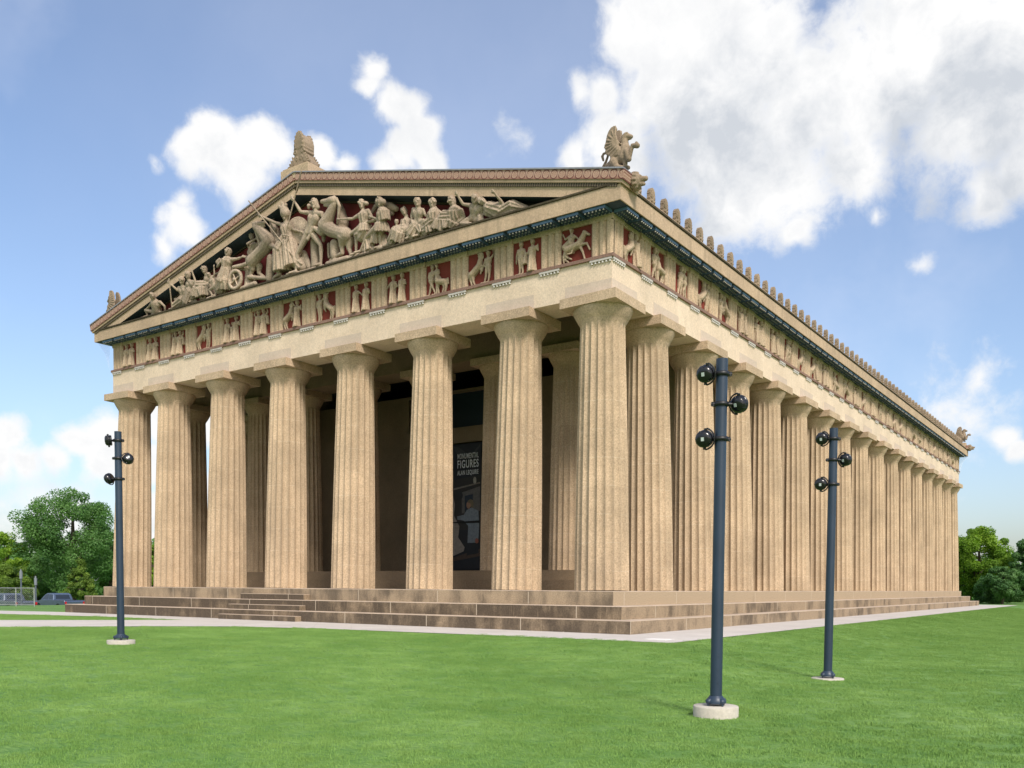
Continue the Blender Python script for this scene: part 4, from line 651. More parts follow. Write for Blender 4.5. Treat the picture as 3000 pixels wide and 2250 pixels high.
def rider(mb):
    c=lambda a,b,r0,r1: mb.cap(P(*a),P(*b),r0,r1,10,3)
    c((22,40),(60,48),.13,.13); c((62,52),(76,76),.12,.08); c((76,80),(92,70),.075,.04); c((68,68),(62,52),.05,.05)
    c((62,44),(72,24),.06,.04); c((72,24),(78,4),.036,.035); c((66,46),(84,48),.055,.04); c((84,48),(94,28),.036,.035)
    c((20,40),(16,22),.1,.05); c((16,22),(34,12),.045,.035); c((14,40),(8,20),.05,.045); c((8,20),(10,4),.04,.03); c((14,14),(28,2),.04,.03)
    mh(mb,.58,[(34,93),(35,84),(27,78),(14,72),(8,84),(42,78),(52,70),(58,62),(34,56),(46,44,-.06),(38,26,-.06),(44,46,.03),(40,30,.03)])
    drape(mb,P(32,70),P(33,54),.1,.11,3); drape(mb,P(24,62),P(12,48),.06,.1,4)
def r_couple(mb): stand(mb,30,'down',False); stand(mb,70,'carry',True); drape(mb,P(48,62),P(46,30),.05,.08,2)
def r_cent_youth(mb): centaur(mb,38,1,1,'up_l'); stand(mb,78,'up_r',False,0,.6,[(-8,26),(-14,4),(4,26),(0,4)])
def r_cent_man(mb): stand(mb,24,'out_r',False,4,.6,[(6,26),(16,4),(-4,26),(-10,4)]); centaur(mb,58,-1,0,'fold')
def r_robed(mb): stand(mb,30,'out_l',True); stand(mb,68,'fold',True)
def r_hands(mb): stand(mb,30,'out_r',True,0,.62,[(8,26),(16,4),(-4,26),(-8,4)]); stand(mb,76,'fold',True)
def r_man_cent(mb): stand(mb,24,'up_r',False,-2,.62); centaur(mb,64,-1,1,'up_r')
def r_cent_woman(mb): centaur(mb,36,1,.8,'out_r'); stand(mb,76,'carry',True)
def r_dance(mb): stand(mb,32,'up_l',True,3); stand(mb,66,'up_r',True,-2); drape(mb,P(84,70),P(88,40),.05,.06,3)
def r_three(mb): stand(mb,24,'fold',True); stand(mb,56,'down',True,0,.64,None,.8); stand(mb,76,'carry',True)
def r_wrestle(mb): stand(mb,36,'out_r',False,8,.64,[(-8,26),(-14,4),(8,28),(6,4)]); stand(mb,66,'up_l',False,-6,.64,[(8,26),(14,4),(-4,28),(-2,4)])
RF=[rider,r_couple,r_cent_youth,r_cent_man,r_robed,r_hands,r_man_cent,r_cent_woman,r_dance,r_three,r_wrestle]
REL=[]
for f in RF:
    mb=MB(); f(mb); mb.v=[(max(-MW/2+.03,min(MW/2-.03,x)),y*1.35,max(.0,min(1.19,z))) for x,y,z in mb.v]
    REL.append(remeshed(mb,'relief',M['relief'],.02,1))
mb=MB(); mb.box(-MW/2+.01,-.012,MZ0,MW/2-.01,.02,MZ1); METM=mb.mesh('metope',M['red'])
def bay(cx,cy,rz,k_r,what):
    if 't' in what: obj('triglyph',TRI,T,(cx,cy,0),rz); obj('regula',REG,T,(cx,cy,0),rz)
    if 'm' in what:
        m_=obj('metope',METM,T,(cx,cy,0),rz); obj('relief',REL[k_r],m_,(0,.0,MZ0))
    obj('mutule',MUT,T,(cx,cy,0),rz)
FX=.58; t0,t1=-.44-TW/2,-W+.44+TW/2; st=(t1-t0)/14
fro=[0,1,2,3,4,5,6,7,8,9,2,8,4,4]
for i in range(15):
    bay(t0+st*i,FX,0,0,'t')
    if i<14: bay(t0+st*(i+.5),FX,0,fro[i],'m')
u0,u1=.446+TW/2,L-.44-TW/2; su=(u1-u0)/32
fl=[7,3,10,2,6,8,9,5,10,2,7,4,3,6,9,2,8,10,5,7,2,4,6,3,8,10,2,9,5,7,6,4]
for i in range(33):
    bay(-FX,u0+su*i,PI/2,0,'t')
    if i<32: bay(-FX,u0+su*(i+.5),PI/2,fl[i],'m')
# ---- pediment
XC=-15.41; SL=.245
def zline(x,zt): return zt-SL*abs(x-XC)
mb=MB(); z=13.42; hw=(16.95-z)/SL
mb.prism([(XC-hw,z),(XC+hw,z),(XC,16.95)],.62,1.35); mb.build('tympanum',M['darkred'],T)
def rake(name,zt,zb,y0,y1,mat,xin=.0,clip=None,und=None,end=.32):
    # two arms with their own origin at the ridge so that object x runs down the slope
    for s in(-1,1):
        xe=(-XC+end) if s>0 else (W+XC+end)
        th=math.atan(SL); Ls=xe/math.cos(th)
        o=None; mb=MB(); h=(zt-zb)*math.cos(th)
        # local: x along the slope (0 at ridge), z perpendicular
        off=math.tan(th)*h
        x_b=Ls; 
        lowclip=None
        pts=[(0+off*1.0,0),(Ls,0),(Ls,h),(0,h)]
        # mitre at ridge: bottom starts at x=+off? vertical cut
        pts=[(-0.0+ (h*math.tan(th))*0,0),(Ls,0),(Ls,h),(h*math.tan(th)*1.0,h)] if False else [(0,0),(Ls,0),(Ls+h*math.tan(th)*0,h),(h*math.tan(th),h)]
        if s<0: pts=[(-a,b) for a,b in pts][::-1]
        mb.prism(pts,y0,y1)
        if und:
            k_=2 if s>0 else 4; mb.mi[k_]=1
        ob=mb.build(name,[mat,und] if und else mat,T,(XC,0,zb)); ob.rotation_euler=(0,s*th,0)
rake('raking_cornice',17.10,16.74,-.172,.615,M['geison'],und=M['bluedark'],end=.12)  # underside face coloured near black in place of shadow
rake('raking_moulding',17.20,17.08,-.225,.9,M['beads'],end=.05)
rake('raking_fillet',17.30,17.20,-.27,.9,M['geison'],end=.27)
rake('gutter_band',17.62,17.30,-.31,.6,M['sima'],end=.33)
rake('coping',17.67,17.62,-.345,.9,M['metalcap'],end=.36)
rake('inner_moulding',16.78,16.67,.53,.614,M['mold'],end=-2.6)
# roof
mb=MB()
mb.prism([(XC,13.5),(.1,13.5),(.1,13.56),(XC,17.3)],1.36,L-.3); mb.prism([(XC,17.3),(-W-.1,13.56),(-W-.1,13.5),(XC,13.5)],1.36,L-.3)
mb.build('roof',M['roofmat'],T)
mb=MB(); mb.prism([(-W,13.476),(0,13.476),(XC,17.2)],1.36,1.6) if False else None
# eaves strip and corner returns of the gutter
for x0,x1 in((-.15,.14),(-W-.14,-W+.15)):
    mb=MB(); mb.box(x0,.9,13.475,x1,L-.2,13.57); mb.build('eaves_ledge',M['geison'],T)
for sx,x in((1,0),(-1,-W)):
    for y0,y1 in((-.31,.86),(L-.86,L+.31)):
        mb=MB(); a,b=sorted((x-sx*.6,x+sx*.318)); ya,yb=(y0+.03,y1) if y0<1 else (y0,y1-.03); c_=.12 if y0<1 else 0; mb.box(min(x,b),ya,13.475,max(x,a) if sx<0 else b,yb,13.54,0) if False else None; a2,b2=sorted((x-sx*.1,x+sx*.318)); mb.box(a2,ya,13.476,b2,yb,13.56,0); mb.box(a2,ya,13.56,b2,yb,13.77,1); mb.box(a2,ya+.4*(y0<1),13.77,b2+.02,yb+.02,13.81,0)
        mb.build('gutter_end',[M['geison'],stone('faded_red_band',(.33,.19,.145),speck=.2)],T)
        # lion head
        mb=MB(); cx=x+sx*.42; cy=(y0+y1)/2+.2 if y0<1 else (y0+y1)/2
        X=lambda a:cx+sx*a
        mb.ell((X(0),cy,13.62),.2,.24,.25,12,8); rg=random.Random(4)
        for k in range(46):
            a=2*PI*k/23; rr=.22+.05*(k%2); mb.cap((X(-.1+.08*(k//23)),cy+rr*math.cos(a),13.62+rr*math.sin(a)),(X(-.02+.08*(k//23)),cy+rr*.9*math.cos(a),13.62+rr*.9*math.sin(a)),.05,.045,6,2)
        mb.cap((X(.1),cy,13.64),(X(.34),cy,13.62),.13,.085); mb.cap((X(.1),cy,13.50),(X(.28),cy,13.46),.09,.06); mb.cap((X(.36),cy,13.66),(X(.38),cy,13.65),.05,.04)
        for s_ in(-1,1): mb.cap((X(.02),cy+s_*.16,13.8),(X(.02),cy+s_*.17,13.84),.05,.035); mb.cap((X(.17),cy+s_*.07,13.72),(X(.2),cy+s_*.08,13.72),.035,.03)
        obj('lion_head',remeshed(mb,'lion_head',M['acro'],.02),T)
# antefixes
def antefix_mesh():
    mb=MB(); pts=[]; w_=.19; H_=.58
    out=[(-w_*.85,0)]
    N=9
    for i in range(N*2+1):
        t=i/(N*2); a=PI*t; x=-w_*math.cos(a); zz=.33+.25*math.sin(a) if True else 0
        k=1+.05*(1 if i%2 else -1); out.append((x*k,zz*1.0 if 0<i<N*2 else .33))
    out=[(-w_*.9,0),(-w_*1.05,.08),(-w_*.95,.14),(-w_*1.06,.2),(-w_*.97,.26)]+out[1:]+[(w_*.97,.26),(w_*1.06,.2),(w_*.95,.14),(w_*1.05,.08),(w_*.9,0)]
    mb.prism(out[::-1],-.07,.07)
    for k in range(-4,5):
        a=k*.34; mb.cap((.02*k,-.07,.2),(.165*math.sin(a)*1.0,-.075,.2+.34*math.cos(a)*(.98 if abs(k)<3 else .8)),.012,.026,6,2)
    for s_ in(-1,1): mb.cap((s_*.09,-.07,.1),(s_*.1,-.075,.12),.05,.05,8,2)
    mb.cap((0,-.07,.02),(0,-.075,.16),.03,.04,6,2)
    return mb.mesh('antefix',M['acro'])
AF=antefix_mesh()
for k in range(63): obj('antefix',AF,T,(.02,1.3+1.055*k,13.565),PI/2)
# ---- cella behind the front columns
mb=MB(); x0,x1=XC-10.95,XC+10.95
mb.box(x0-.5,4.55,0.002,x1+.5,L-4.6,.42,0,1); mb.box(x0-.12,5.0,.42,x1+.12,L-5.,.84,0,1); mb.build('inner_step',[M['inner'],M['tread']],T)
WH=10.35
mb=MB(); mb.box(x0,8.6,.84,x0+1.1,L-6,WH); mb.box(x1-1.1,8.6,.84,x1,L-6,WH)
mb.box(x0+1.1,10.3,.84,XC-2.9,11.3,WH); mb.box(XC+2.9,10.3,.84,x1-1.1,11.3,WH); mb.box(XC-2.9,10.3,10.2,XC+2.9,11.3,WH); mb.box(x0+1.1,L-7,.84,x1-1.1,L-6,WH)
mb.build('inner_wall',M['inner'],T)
fr_=obj('door_frame',None,T)
mb=MB(); mb.box(XC-2.9,10.1,.84,XC-2.45,10.298,8.35); mb.box(XC+2.45,10.1,.84,XC+2.9,10.298,8.35); mb.build('jamb',M['inner'],fr_)
mb=MB(); mb.box(XC-3.1,10.05,7.55,XC+3.1,10.299,8.35); mb.build('lintel',M['inner'],fr_)
mb=MB(); mb.box(XC-2.89,10.5,8.3,XC+2.89,10.6,10.2); mb.build('transom_panel',M['door'],T)
mb=MB()
for s in(-1,1):
    a,b=sorted((XC+s*.02,XC+s*2.5)); mb.box(a,10.5,.84,b,10.62,8.3)
    for zz in(1.1,3.5,5.9): mb.box(a+.25,10.46,zz,b-.25,10.499,zz+2.0)
mb.build('door',M['door'],T)
# inner entablature over the second row, ceiling and beams
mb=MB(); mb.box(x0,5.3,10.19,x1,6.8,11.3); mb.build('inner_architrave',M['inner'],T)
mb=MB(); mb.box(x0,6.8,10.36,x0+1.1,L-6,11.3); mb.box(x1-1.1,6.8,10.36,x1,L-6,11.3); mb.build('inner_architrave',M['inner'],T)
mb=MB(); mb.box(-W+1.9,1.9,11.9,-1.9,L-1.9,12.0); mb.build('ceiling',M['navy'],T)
mb=MB()
for k in range(16): 
    x=-W+2.6+k*1.72; mb.box(x-.2,1.96,11.45,x+.2,10.2,11.9)
mb.build('ceiling_beam',M['navy'],T)
mb=MB()
for k in range(15): y=7.3+k*4.2; mb.box(-5.0,y-.2,11.45,-1.96,y+.2,11.9)
mb.build('ceiling_beam',M['navy'],T)
# ---- rooftop sculpture
GL=[ 'winged stone griffin sitting on the near roof corner with one foreleg raised','winged stone griffin on the farthest roof corner, small beyond the row of roof ornaments','winged stone griffin half hidden behind the left end of the sloping gable']
GRIFFIN=[((0.21,0.0,0.69),(0.15,0.0,0.44),0.19,0.22),((0.15,0.0,0.44),(-0.19,0.0,0.35),0.18,0.19),((-0.28,0.12,0.42),(-0.21,0.12,0.28),0.17,0.12),((-0.15,-0.12,0.29),(-0.07,-0.12,0.16),0.17,0.12),((-0.07,-0.13,0.15),(0.14,-0.13,0.06),0.08,0.07),((-0.21,0.13,0.29),(0.0,0.13,0.19),0.08,0.07),((-0.45,0.0,0.3),(-0.25,0.0,0.34),0.1,0.15),((0.21,0.0,0.75),(0.18,0.0,1.01),0.15,0.12),((0.18,0.0,1.04),(0.24,0.0,1.11),0.12,0.125),((0.27,0.0,1.11),(0.44,0.0,1.04),0.1,0.065),((0.29,0.0,1.01),(0.42,0.0,0.98),0.06,0.035),((0.25,-0.08,1.14),(0.34,-0.1,1.17),0.05,0.02),((0.18,0.08,1.21),(0.27,0.1,1.22),0.05,0.02),((0.12,0.0,1.13),(0.06,0.0,0.97),0.06,0.08),((0.33,-0.12,0.53),(0.43,-0.14,0.26),0.11,0.1),((0.43,-0.14,0.26),(0.56,-0.14,0.66),0.085,0.065),((0.56,-0.14,0.66),(0.74,-0.14,0.61),0.07,0.09),((0.74,-0.14,0.66),(0.71,-0.14,0.71),0.05,0.05),((0.11,0.1,0.49),(0.19,0.1,0.14),0.12,0.07),((0.19,0.1,0.13),(0.29,0.1,0.1),0.07,0.07),((0.24,-0.05,0.4),(0.25,-0.05,0.13),0.11,0.08),((-0.65,0.0,0.29),(-0.51,0.0,0.48),0.04,0.045),((-0.51,0.0,0.48),(-0.44,0.0,0.64),0.045,0.04),((-0.44,0.0,0.64),(-0.48,0.0,0.75),0.04,0.04),((-0.48,0.0,0.75),(-0.61,0.0,0.76),0.04,0.04),((-0.61,0.0,0.76),(-0.66,0.0,0.68),0.04,0.04),((-0.66,0.0,0.68),(-0.62,0.0,0.54),0.05,0.04)];WING=[(0.06,0.82),(0.13,0.83),(0.0,1.0),(-0.04,1.18),(-0.01,1.35),(-0.05,1.44),(-0.12,1.47),(-0.23,1.44),(-0.33,1.33),(-0.39,1.2),(-0.42,1.03),(-0.49,0.85),(-0.43,0.77),(-0.45,0.69),(-0.41,0.6),(-0.28,0.54),(-0.23,0.41),(-0.14,0.43),(-0.07,0.47),(0.05,0.47),(0.13,0.61)]
mb=MB()
for a,b,r0,r1 in GRIFFIN: mb.cap(a,b,r0,r1,10,4)
wr=(.15,.0)
for sg in(-1,1):
    ya,yb=sorted((.13*sg,.21*sg)); mb.prism([(x,z) for x,z in WING][::-1],ya,yb)
    rx_,rz_=WING[0]
    for k in range(9):
        t_=k/8; ex=WING[5][0]*(1-t_)+WING[16][0]*t_-.30*math.sin(PI*t_); ez=WING[5][1]*(1-t_)+WING[16][1]*t_
        sx_,sz_=rx_-.02,rz_-.02
        mx_,mz_=(sx_+ex)/2-.05+.02*k,(sz_+ez)/2+.04
        mb.cap((sx_,.20*sg,sz_),(mx_,.225*sg,mz_),.03,.04,6,2); mb.cap((mx_,.225*sg,mz_),(ex,.215*sg,ez),.038,.02,6,2)
GM=remeshed(mb,'body',M['acro'],.02,0)
mb=MB(); mb.box(-.85,-.42,-.75,.40,.42,-.10,0,1); GP=mb.mesh('plinth',[M['stone'],simple('blue_grey_lead',(.16,.22,.36),.7)])
for k,(x,y,rz) in enumerate(((-.3,.6,0),(-.3,L-.6,0),(-W+.3,.6,PI))):
    gr=thing('griffin_statue',GL[k],'statue',(x,y,14.15),rz,'griffins on the roof corners'); obj('body',GM,gr); obj('plinth',GP,gr)
ak=thing('palmette_ornament','tall carved stone palmette with scrolls standing on a plinth at the peak of the gable','ornament',(XC,.1,17.55))
mb=MB(); mb.box(-.84,-.4,-.15,.84,.88,.30); mb.box(-.76,-.36,.30,.76,.84,.36); mb.build('plinth',M['stone'],ak)
mb=MB()
B_=lambda x,z,y=0:(x,-.1+y,z+.36)
outl=[(-.74,0),(.74,0),(.62,.22),(.42,.42),(.33,.6),(.36,.85),(.37,1.05),(.3,1.28),(.17,1.44),(0,1.5),(-.17,1.44),(-.3,1.28),(-.37,1.05),(-.36,.85),(-.33,.6),(-.42,.42),(-.62,.22)]
mb.prism([(x*.9,z*.97+.36) for x,z in outl],-.12,.45)
for yy,s2 in((0,-1),(.36,1)):
    oy=-.02 if s2<0 else .14
    for k in range(-5,6):
        a=k*.3; Lr=.66-.012*k*k; mb.cap(B_(.03*k,.82,yy+oy*1),B_(math.sin(a)*Lr*.56,.84+math.cos(a)*Lr,yy+oy),.022,.062,8,3)
    for s_ in(-1,1):
        for cx,cz,rr in((.22,.66,.12),(.13,.38,.11),(.36,.28,.13),(.56,.1,.11)):
            for k in range(9):
                t_=k/8*5.2; r_=rr*(1-k/11); mb.cap(B_(s_*(cx+r_*math.cos(t_)),cz+r_*math.sin(t_),yy+oy),B_(s_*(cx+rr*(1-(k+1)/11)*math.cos(t_+.65)),cz+rr*(1-(k+1)/11)*math.sin(t_+.65),yy+oy),.032,.032,6,2)
        for k in range(4): mb.cap(B_(s_*.3,.2,yy+oy),B_(s_*(.4+.09*k),.52-.12*k,yy+oy),.022,.045,6,2)
for s_ in(-1,1):
    for k in range(5): mb.cap(B_(s_*(.31-.014*k*k),.66+.16*k,-.0),B_(s_*(.31-.014*k*k),.66+.16*k,.42),.05,.05,8,3)
obj('carving',remeshed(mb,'carving',M['acro'],.024,1),ak)
for s,(x,y) in((1,(-W,0)),(1,(0,L))):
    mb=MB(); 
    if x<-1: a,b,c_=Vector((-W-.19,.0,12.87)),Vector((-W+.37,.3,11.44)),Vector((-W+.44,.3,12.8))
    else: a,b,c_=Vector((.15,L+.19,12.87)),Vector((-.37,L-.37,11.40)),Vector((-.44,L-.4,12.85))
    mid=(a+b)/2+(c_-(a+b)/2)*.22
    mb.add([a,mid,b,c_],[(0,1,2,3)]); 
    o=mb.build('bird_netting',M['net']); tag(o,'thin pale netting stretched under the cornice at the '+('left front' if x<-1 else 'far right')+' corner of the temple','netting')
# ================================================================ banner in the doorway
bn=thing('banner','tall dark printed banner reading MONUMENTAL FIGURES hanging in the temple doorway','banner',(-15.62,9.88,1.0))
bw,bh=2.55,6.43
mb=MB(); mb.box(0,0,0,bw,.012,bh); mb.build('sheet',simple('banner_print_black',(.02,.022,.03),.6),bn)
def BP(px,py): # print layout: fraction of the visible sheet
    return (.72+(px-235)/162*1.83,(1418-py)/683*6.41)
def pic(name,pts,col,y,rough=.6):
    mb=MB(); p=[BP(*q) for q in pts]; n=len(p)
    ar=sum(p[i][0]*p[(i+1)%n][1]-p[(i+1)%n][0]*p[i][1] for i in range(n))
    if ar<0: p=p[::-1]
    mb.add([(a,-y,b) for a,b in p],[tuple(range(n))]); return mb.build(name,simple('print_'+name,col,rough,var=.2,scale=9),bn)
def oval(cx,cy,rx,ry,n=16): return [(cx+rx*math.cos(2*PI*k/n),cy+ry*math.sin(2*PI*k/n)) for k in range(n)]
pic('picture_ceiling',[(240,742),(270,748),(335,800),(392,740),(392,752),(340,820),(262,800)],(.05,.055,.06),.003)
pic('picture_room',[(237,925),(395,905),(395,1200),(237,1200)],(.035,.032,.03),.003)
pic('picture_wall',[(288,995),(392,968),(392,1100),(288,1110)],(.15,.14,.135),.006)
pic('picture_doorway',[(305,1015),(352,1008),(352,1120),(305,1120)],(.02,.035,.06),.009)
pic('picture_statuette',oval(362,935,9,20),(.45,.42,.36),.009)
pic('picture_shelf',[(240,970),(392,945),(392,953),(240,980)],(.22,.19,.16),.009)
pic('picture_bust',oval(272,1012,22,26)+[],(.03,.03,.033),.012)
pic('picture_plaster_figure',[(237,1010),(248,1060),(243,1120),(275,1180),(268,1240),(306,1296),(300,1318),(246,1340),(237,1340)],(.38,.33,.29),.012)
pic('picture_shirt',[(318,1092),(345,1080),(384,1100),(388,1180),(384,1272),(322,1272),(326,1180),(300,1150),(262,1142),(262,1125),(300,1118)],(.24,.28,.33),.015)
pic('picture_face',oval(328,1066,13,20),(.38,.22,.15),.018)
pic('picture_hair',[(322,1044),(336,1034),(352,1040),(358,1062),(352,1084),(342,1078),(338,1056),(324,1052)],(.2,.16,.1),.021)
pic('picture_trousers',[(322,1272),(384,1272),(386,1330),(318,1340)],(.02,.022,.03),.018)
pic('picture_hand',oval(376,1262,10,14),(.35,.12,.08),.021)
pic('picture_bench',[(237,1352),(392,1305),(392,1345),(237,1372)],(.09,.06,.045),.012)
pic('picture_rail',[(237,1155),(392,1152),(392,1166),(237,1162)],(.004,.004,.005),.024)
def text_mesh(s,mat):
    cu=bpy.data.curves.new('txt','FONT'); cu.body=s; cu.align_x='CENTER'; cu.offset=.014; cu.space_character=1.14; cu.size=1; cu.extrude=.004
    o=bpy.data.objects.new('tmp_text',cu); COL.objects.link(o); bpy.context.view_layer.update()
    dg=bpy.context.evaluated_depsgraph_get(); me=bpy.data.meshes.new_from_object(o.evaluated_get(dg)); bpy.data.objects.remove(o)
    me.materials.clear(); me.materials.append(mat); return me
tm=simple('banner_lettering_white',(.8,.82,.84),.6)
for s,py0,py1 in(('MONUMENTAL',812,783),('FIGURES',862,818),('ALAN LEQUIRE',900,870)):
    me=text_mesh(s,tm); co=np.zeros(len(me.vertices)*3); me.vertices.foreach_get('co',co); co=co.reshape(-1,3)
    w0=co[:,0].max()-co[:,0].min(); h0=co[:,1].max()-co[:,1].min()
    a=BP(263,py0); b=BP(384,py1); o=obj('lettering',me,bn,((a[0]+b[0])/2,-.03,a[1])); o.rotation_euler=(PI/2,0,0); o.scale=((b[0]-a[0])/w0,(b[1]-a[1])/h0,1)
# ================================================================ floodlight poles
def flood_head():
    mb=MB(); mb.lathe([(.01,-.085),(.08,-.083),(.115,-.065),(.135,-.035),(.142,0),(.142,.03),(.135,.035),(.135,.045),(.145,.05),(.145,.075),(.135,.08),(.13,.10),(.01,.10)],32)
    for k in range(12):
        a=2*PI*k/12; mb.box(.0,-.006,-.0,.0,.0,.0) if False else mb.cap((.125*math.cos(a),.125*math.sin(a),-.05),(.146*math.cos(a),.146*math.sin(a),.03),.008,.008,6,2)
    return mb.mesh('housing',M['black'])
FH=flood_head()
mb=MB()
for k in range(12):
    a=-PI*.42+PI*.84*k/12; b=a+PI*.07; mb.cap((-.172*math.cos(a),.172*math.sin(a),.01),(-.172*math.cos(b),.172*math.sin(b),.01),.014,.014,6,2)
for s in(-1,1): mb.cyl((-.02,s*.17,.01),(-.02,s*.13,.01),.026,.026,10)
YK=mb.mesh('yoke',M['blackm'])
mb=MB(); mb.box(-.024,-.03,-.088,.024,.03,-.084); LB=mb.mesh('label_plate',M['label'])
def floodlight(pole,z,side,aim,tilt):
    f=obj('floodlight',None,pole,(0,0,z))
    # side direction follows the picture plane: right = r2
    rx=Vector((rt.x,rt.y,0)).normalized()*side
    mb=MB(); mb.lathe([(.094,-.03),(.108,-.03),(.108,.03),(.094,.03),(.094,-.03)],24)
    mb.box(-.02,-.018,-.03,.02,.018,.03) if False else None
    e=rx; pnt=lambda d,zz=0:(e.x*d,e.y*d,zz)
    mb.cyl(pnt(.09),pnt(.16),.024,.024,10); mb.cyl(pnt(.085),pnt(.135),.034,.034,4); mb.cyl(pnt(-.085),pnt(-.135),.034,.034,4); mb.cyl(pnt(-.10),pnt(-.15),.022,.022,8); mb.cyl(pnt(-.12,-.03),pnt(-.12,.03),.03,.03,8)
    mb.build('clamp',M['blackm'],f)
    hd=obj('lamp_head',FH,f,pnt(.25)); hd.scale=(.9,.9,.9)
    a=Vector(aim); q=a.normalized().to_track_quat('Z','Y'); hd.rotation_mode='QUATERNION'; hd.rotation_quaternion=q
    lb=obj('label_plate',LB,f,hd.location); lb.scale=(.92,.92,.92); lb.rotation_mode='QUATERNION'; lb.rotation_quaternion=q
    q2=(a.normalized()).to_track_quat('Z','Y'); 
    # yoke: its open side faces the head, back towards the pole
    xax=Vector((e.x,e.y,0)); zax=a.normalized(); xax=(xax-zax*xax.dot(zax)).normalized(); yax=zax.cross(xax)
    mq=Matrix((xax,yax,zax)).transposed().to_quaternion()
    yk=obj('yoke',YK,f,hd.location); yk.scale=(.92,.92,.92); yk.rotation_mode='QUATERNION'; yk.rotation_quaternion=mq
    return f
poles=[((9.54,-14.24),'tall slate blue floodlight pole on a thick round footing, nearest of the three',[(-1,(.0,1,.28)),(1,(.25,1,.3)),(-1,(-.15,1,.2))],.165,0),
((9.26,-7.44),'slate blue floodlight pole on a low round footing in front of the long colonnade',[(-1,(-.1,1,.3)),(1,(.25,1,.25)),(-1,(-.2,1,.2))],.03,0),
((-6.27,-14.16),'slate blue floodlight pole standing in the grass left of the temple front',[(-1,(.5,.8,.1)),(1,(-.75,.35,-.35)),(-1,(.8,.3,.35))],.11,0)]
for (px,py),lab,heads,fh,_ in poles:
    g0=gz(px,py); 
    pr=thing('floodlight_pole',lab,'light pole',(px,py,g0),0,'floodlight poles on the lawn')
    mb=MB(); mb.lathe([(.33,-.15),(.335,fh-.012),(.325,fh),(.01,fh)],48); mb.build('footing',M['footing'],pr)
    H_=5.3
    mb=MB(); mb.cyl((0,0,fh+.06),(0,0,H_),.088,.085,28); 
    for k in range(3): mb.cyl((.06,-.072,fh+.35+.2*k),(.066,-.08,fh+.35+.2*k),.007,.007,6)
    mb.build('pole',M['polemat'],pr)
    mb=MB()
    for k in range(4):
        a=PI/4+PI/2*k+.3; ex,ey=math.cos(a),math.sin(a)
        mb.cap((ex*.06,ey*.06,fh+.085),(ex*.14,ey*.14,fh+.07),.055,.045,10,3); mb.cyl((ex*.15,ey*.15,fh),(ex*.15,ey*.15,fh+.05),.014,.014,8)
    mb.lathe([(.15,fh+.04),(.155,fh+.075),(.11,fh+.13),(.096,fh+.15)],28); mb.build('base_flange',M['polemat'],pr)
    for (sd_,aim),dz in zip(heads,(.22,.66,1.17)): floodlight(pr,H_-dz,sd_,aim,0)
# ================================================================ far left: lamp posts, fence, vehicles
M['polegrey']=simple('slate_grey_post',(.09,.11,.14),.5)
def at(u,v,d): return CAM+(fw+r2*((u-1484.26)/2652.156)-u2*((v-1852.11)/2652.156))*d
for (u,v,d,lab) in((61,1668,74,'grey cylinder topped lamp post, taller and left of its twin'),(104,1688,77,'grey cylinder topped lamp post, shorter and right of its twin')):
    q=at(u,v,d); zb=gz(q.x,q.y); h=q.z-zb
    lp=thing('lamp_post',lab,'lamp post',(q.x,q.y,zb),0,'lamp posts by the parking')
    mb=MB(); mb.cyl((0,0,0),(0,0,h-.75),.07,.065,14); mb.cyl((0,0,0),(0,0,.06),.22,.22,14); mb.build('pole',M['polegrey'],lp)
    mb=MB(); mb.cyl((0,0,h-.76),(0,0,h-.15),.12,.12,16); mb.cyl((0,0,h-.16),(0,0,h),.07,.05,16); mb.build('lantern',simple('grey_lantern',(.2,.22,.25),.4),lp)
fa=at(-60,1787,60); fb_=at(101,1785,60)
fn=thing('chain_link_fence','low grey chain link fence panel in front of the parked pickups','fence',(fa.x,fa.y,gz(fa.x,fa.y)))
dv=Vector((fb_.x-fa.x,fb_.y-fa.y,0)); fl_=dv.length; dn=dv.normalized()
P3=lambda s,z:(dn.x*s,dn.y*s,z)
FHt=1.22
for k in range(4): 
    mb=MB(); mb.cyl(P3(fl_*k/3,-.05),P3(fl_*k/3,FHt+.04),.035,.035,10); mb.build('post',M['galv'],fn)
mb=MB(); mb.cyl(P3(0,FHt),P3(fl_,FHt),.025,.025,8); mb.cyl(P3(0,.12),P3(fl_,.12),.02,.02,8); mb.build('rail',M['galv'],fn)
mb=MB(); s=-FHt
while s<fl_:
    for d in(1,-1):
        a0,z0,a1,z1=(s,.1,s+FHt,FHt) if d>0 else (s+FHt,.1,s,FHt)
        pts=[]
        for a,z_ in((a0,z0),(a1,z1)):
            pts.append((a,z_))
        lo=max(0,min(a0,a1)); hi=min(fl_,max(a0,a1))
        if hi>lo:
            f=lambda a:z0+(z1-z0)*(a-a0)/(a1-a0)
            mb.cyl(P3(lo,f(lo)),P3(hi,f(hi)),.0032,.0032,3)
    s+=.15
mb.build('mesh',M['galv'],fn)
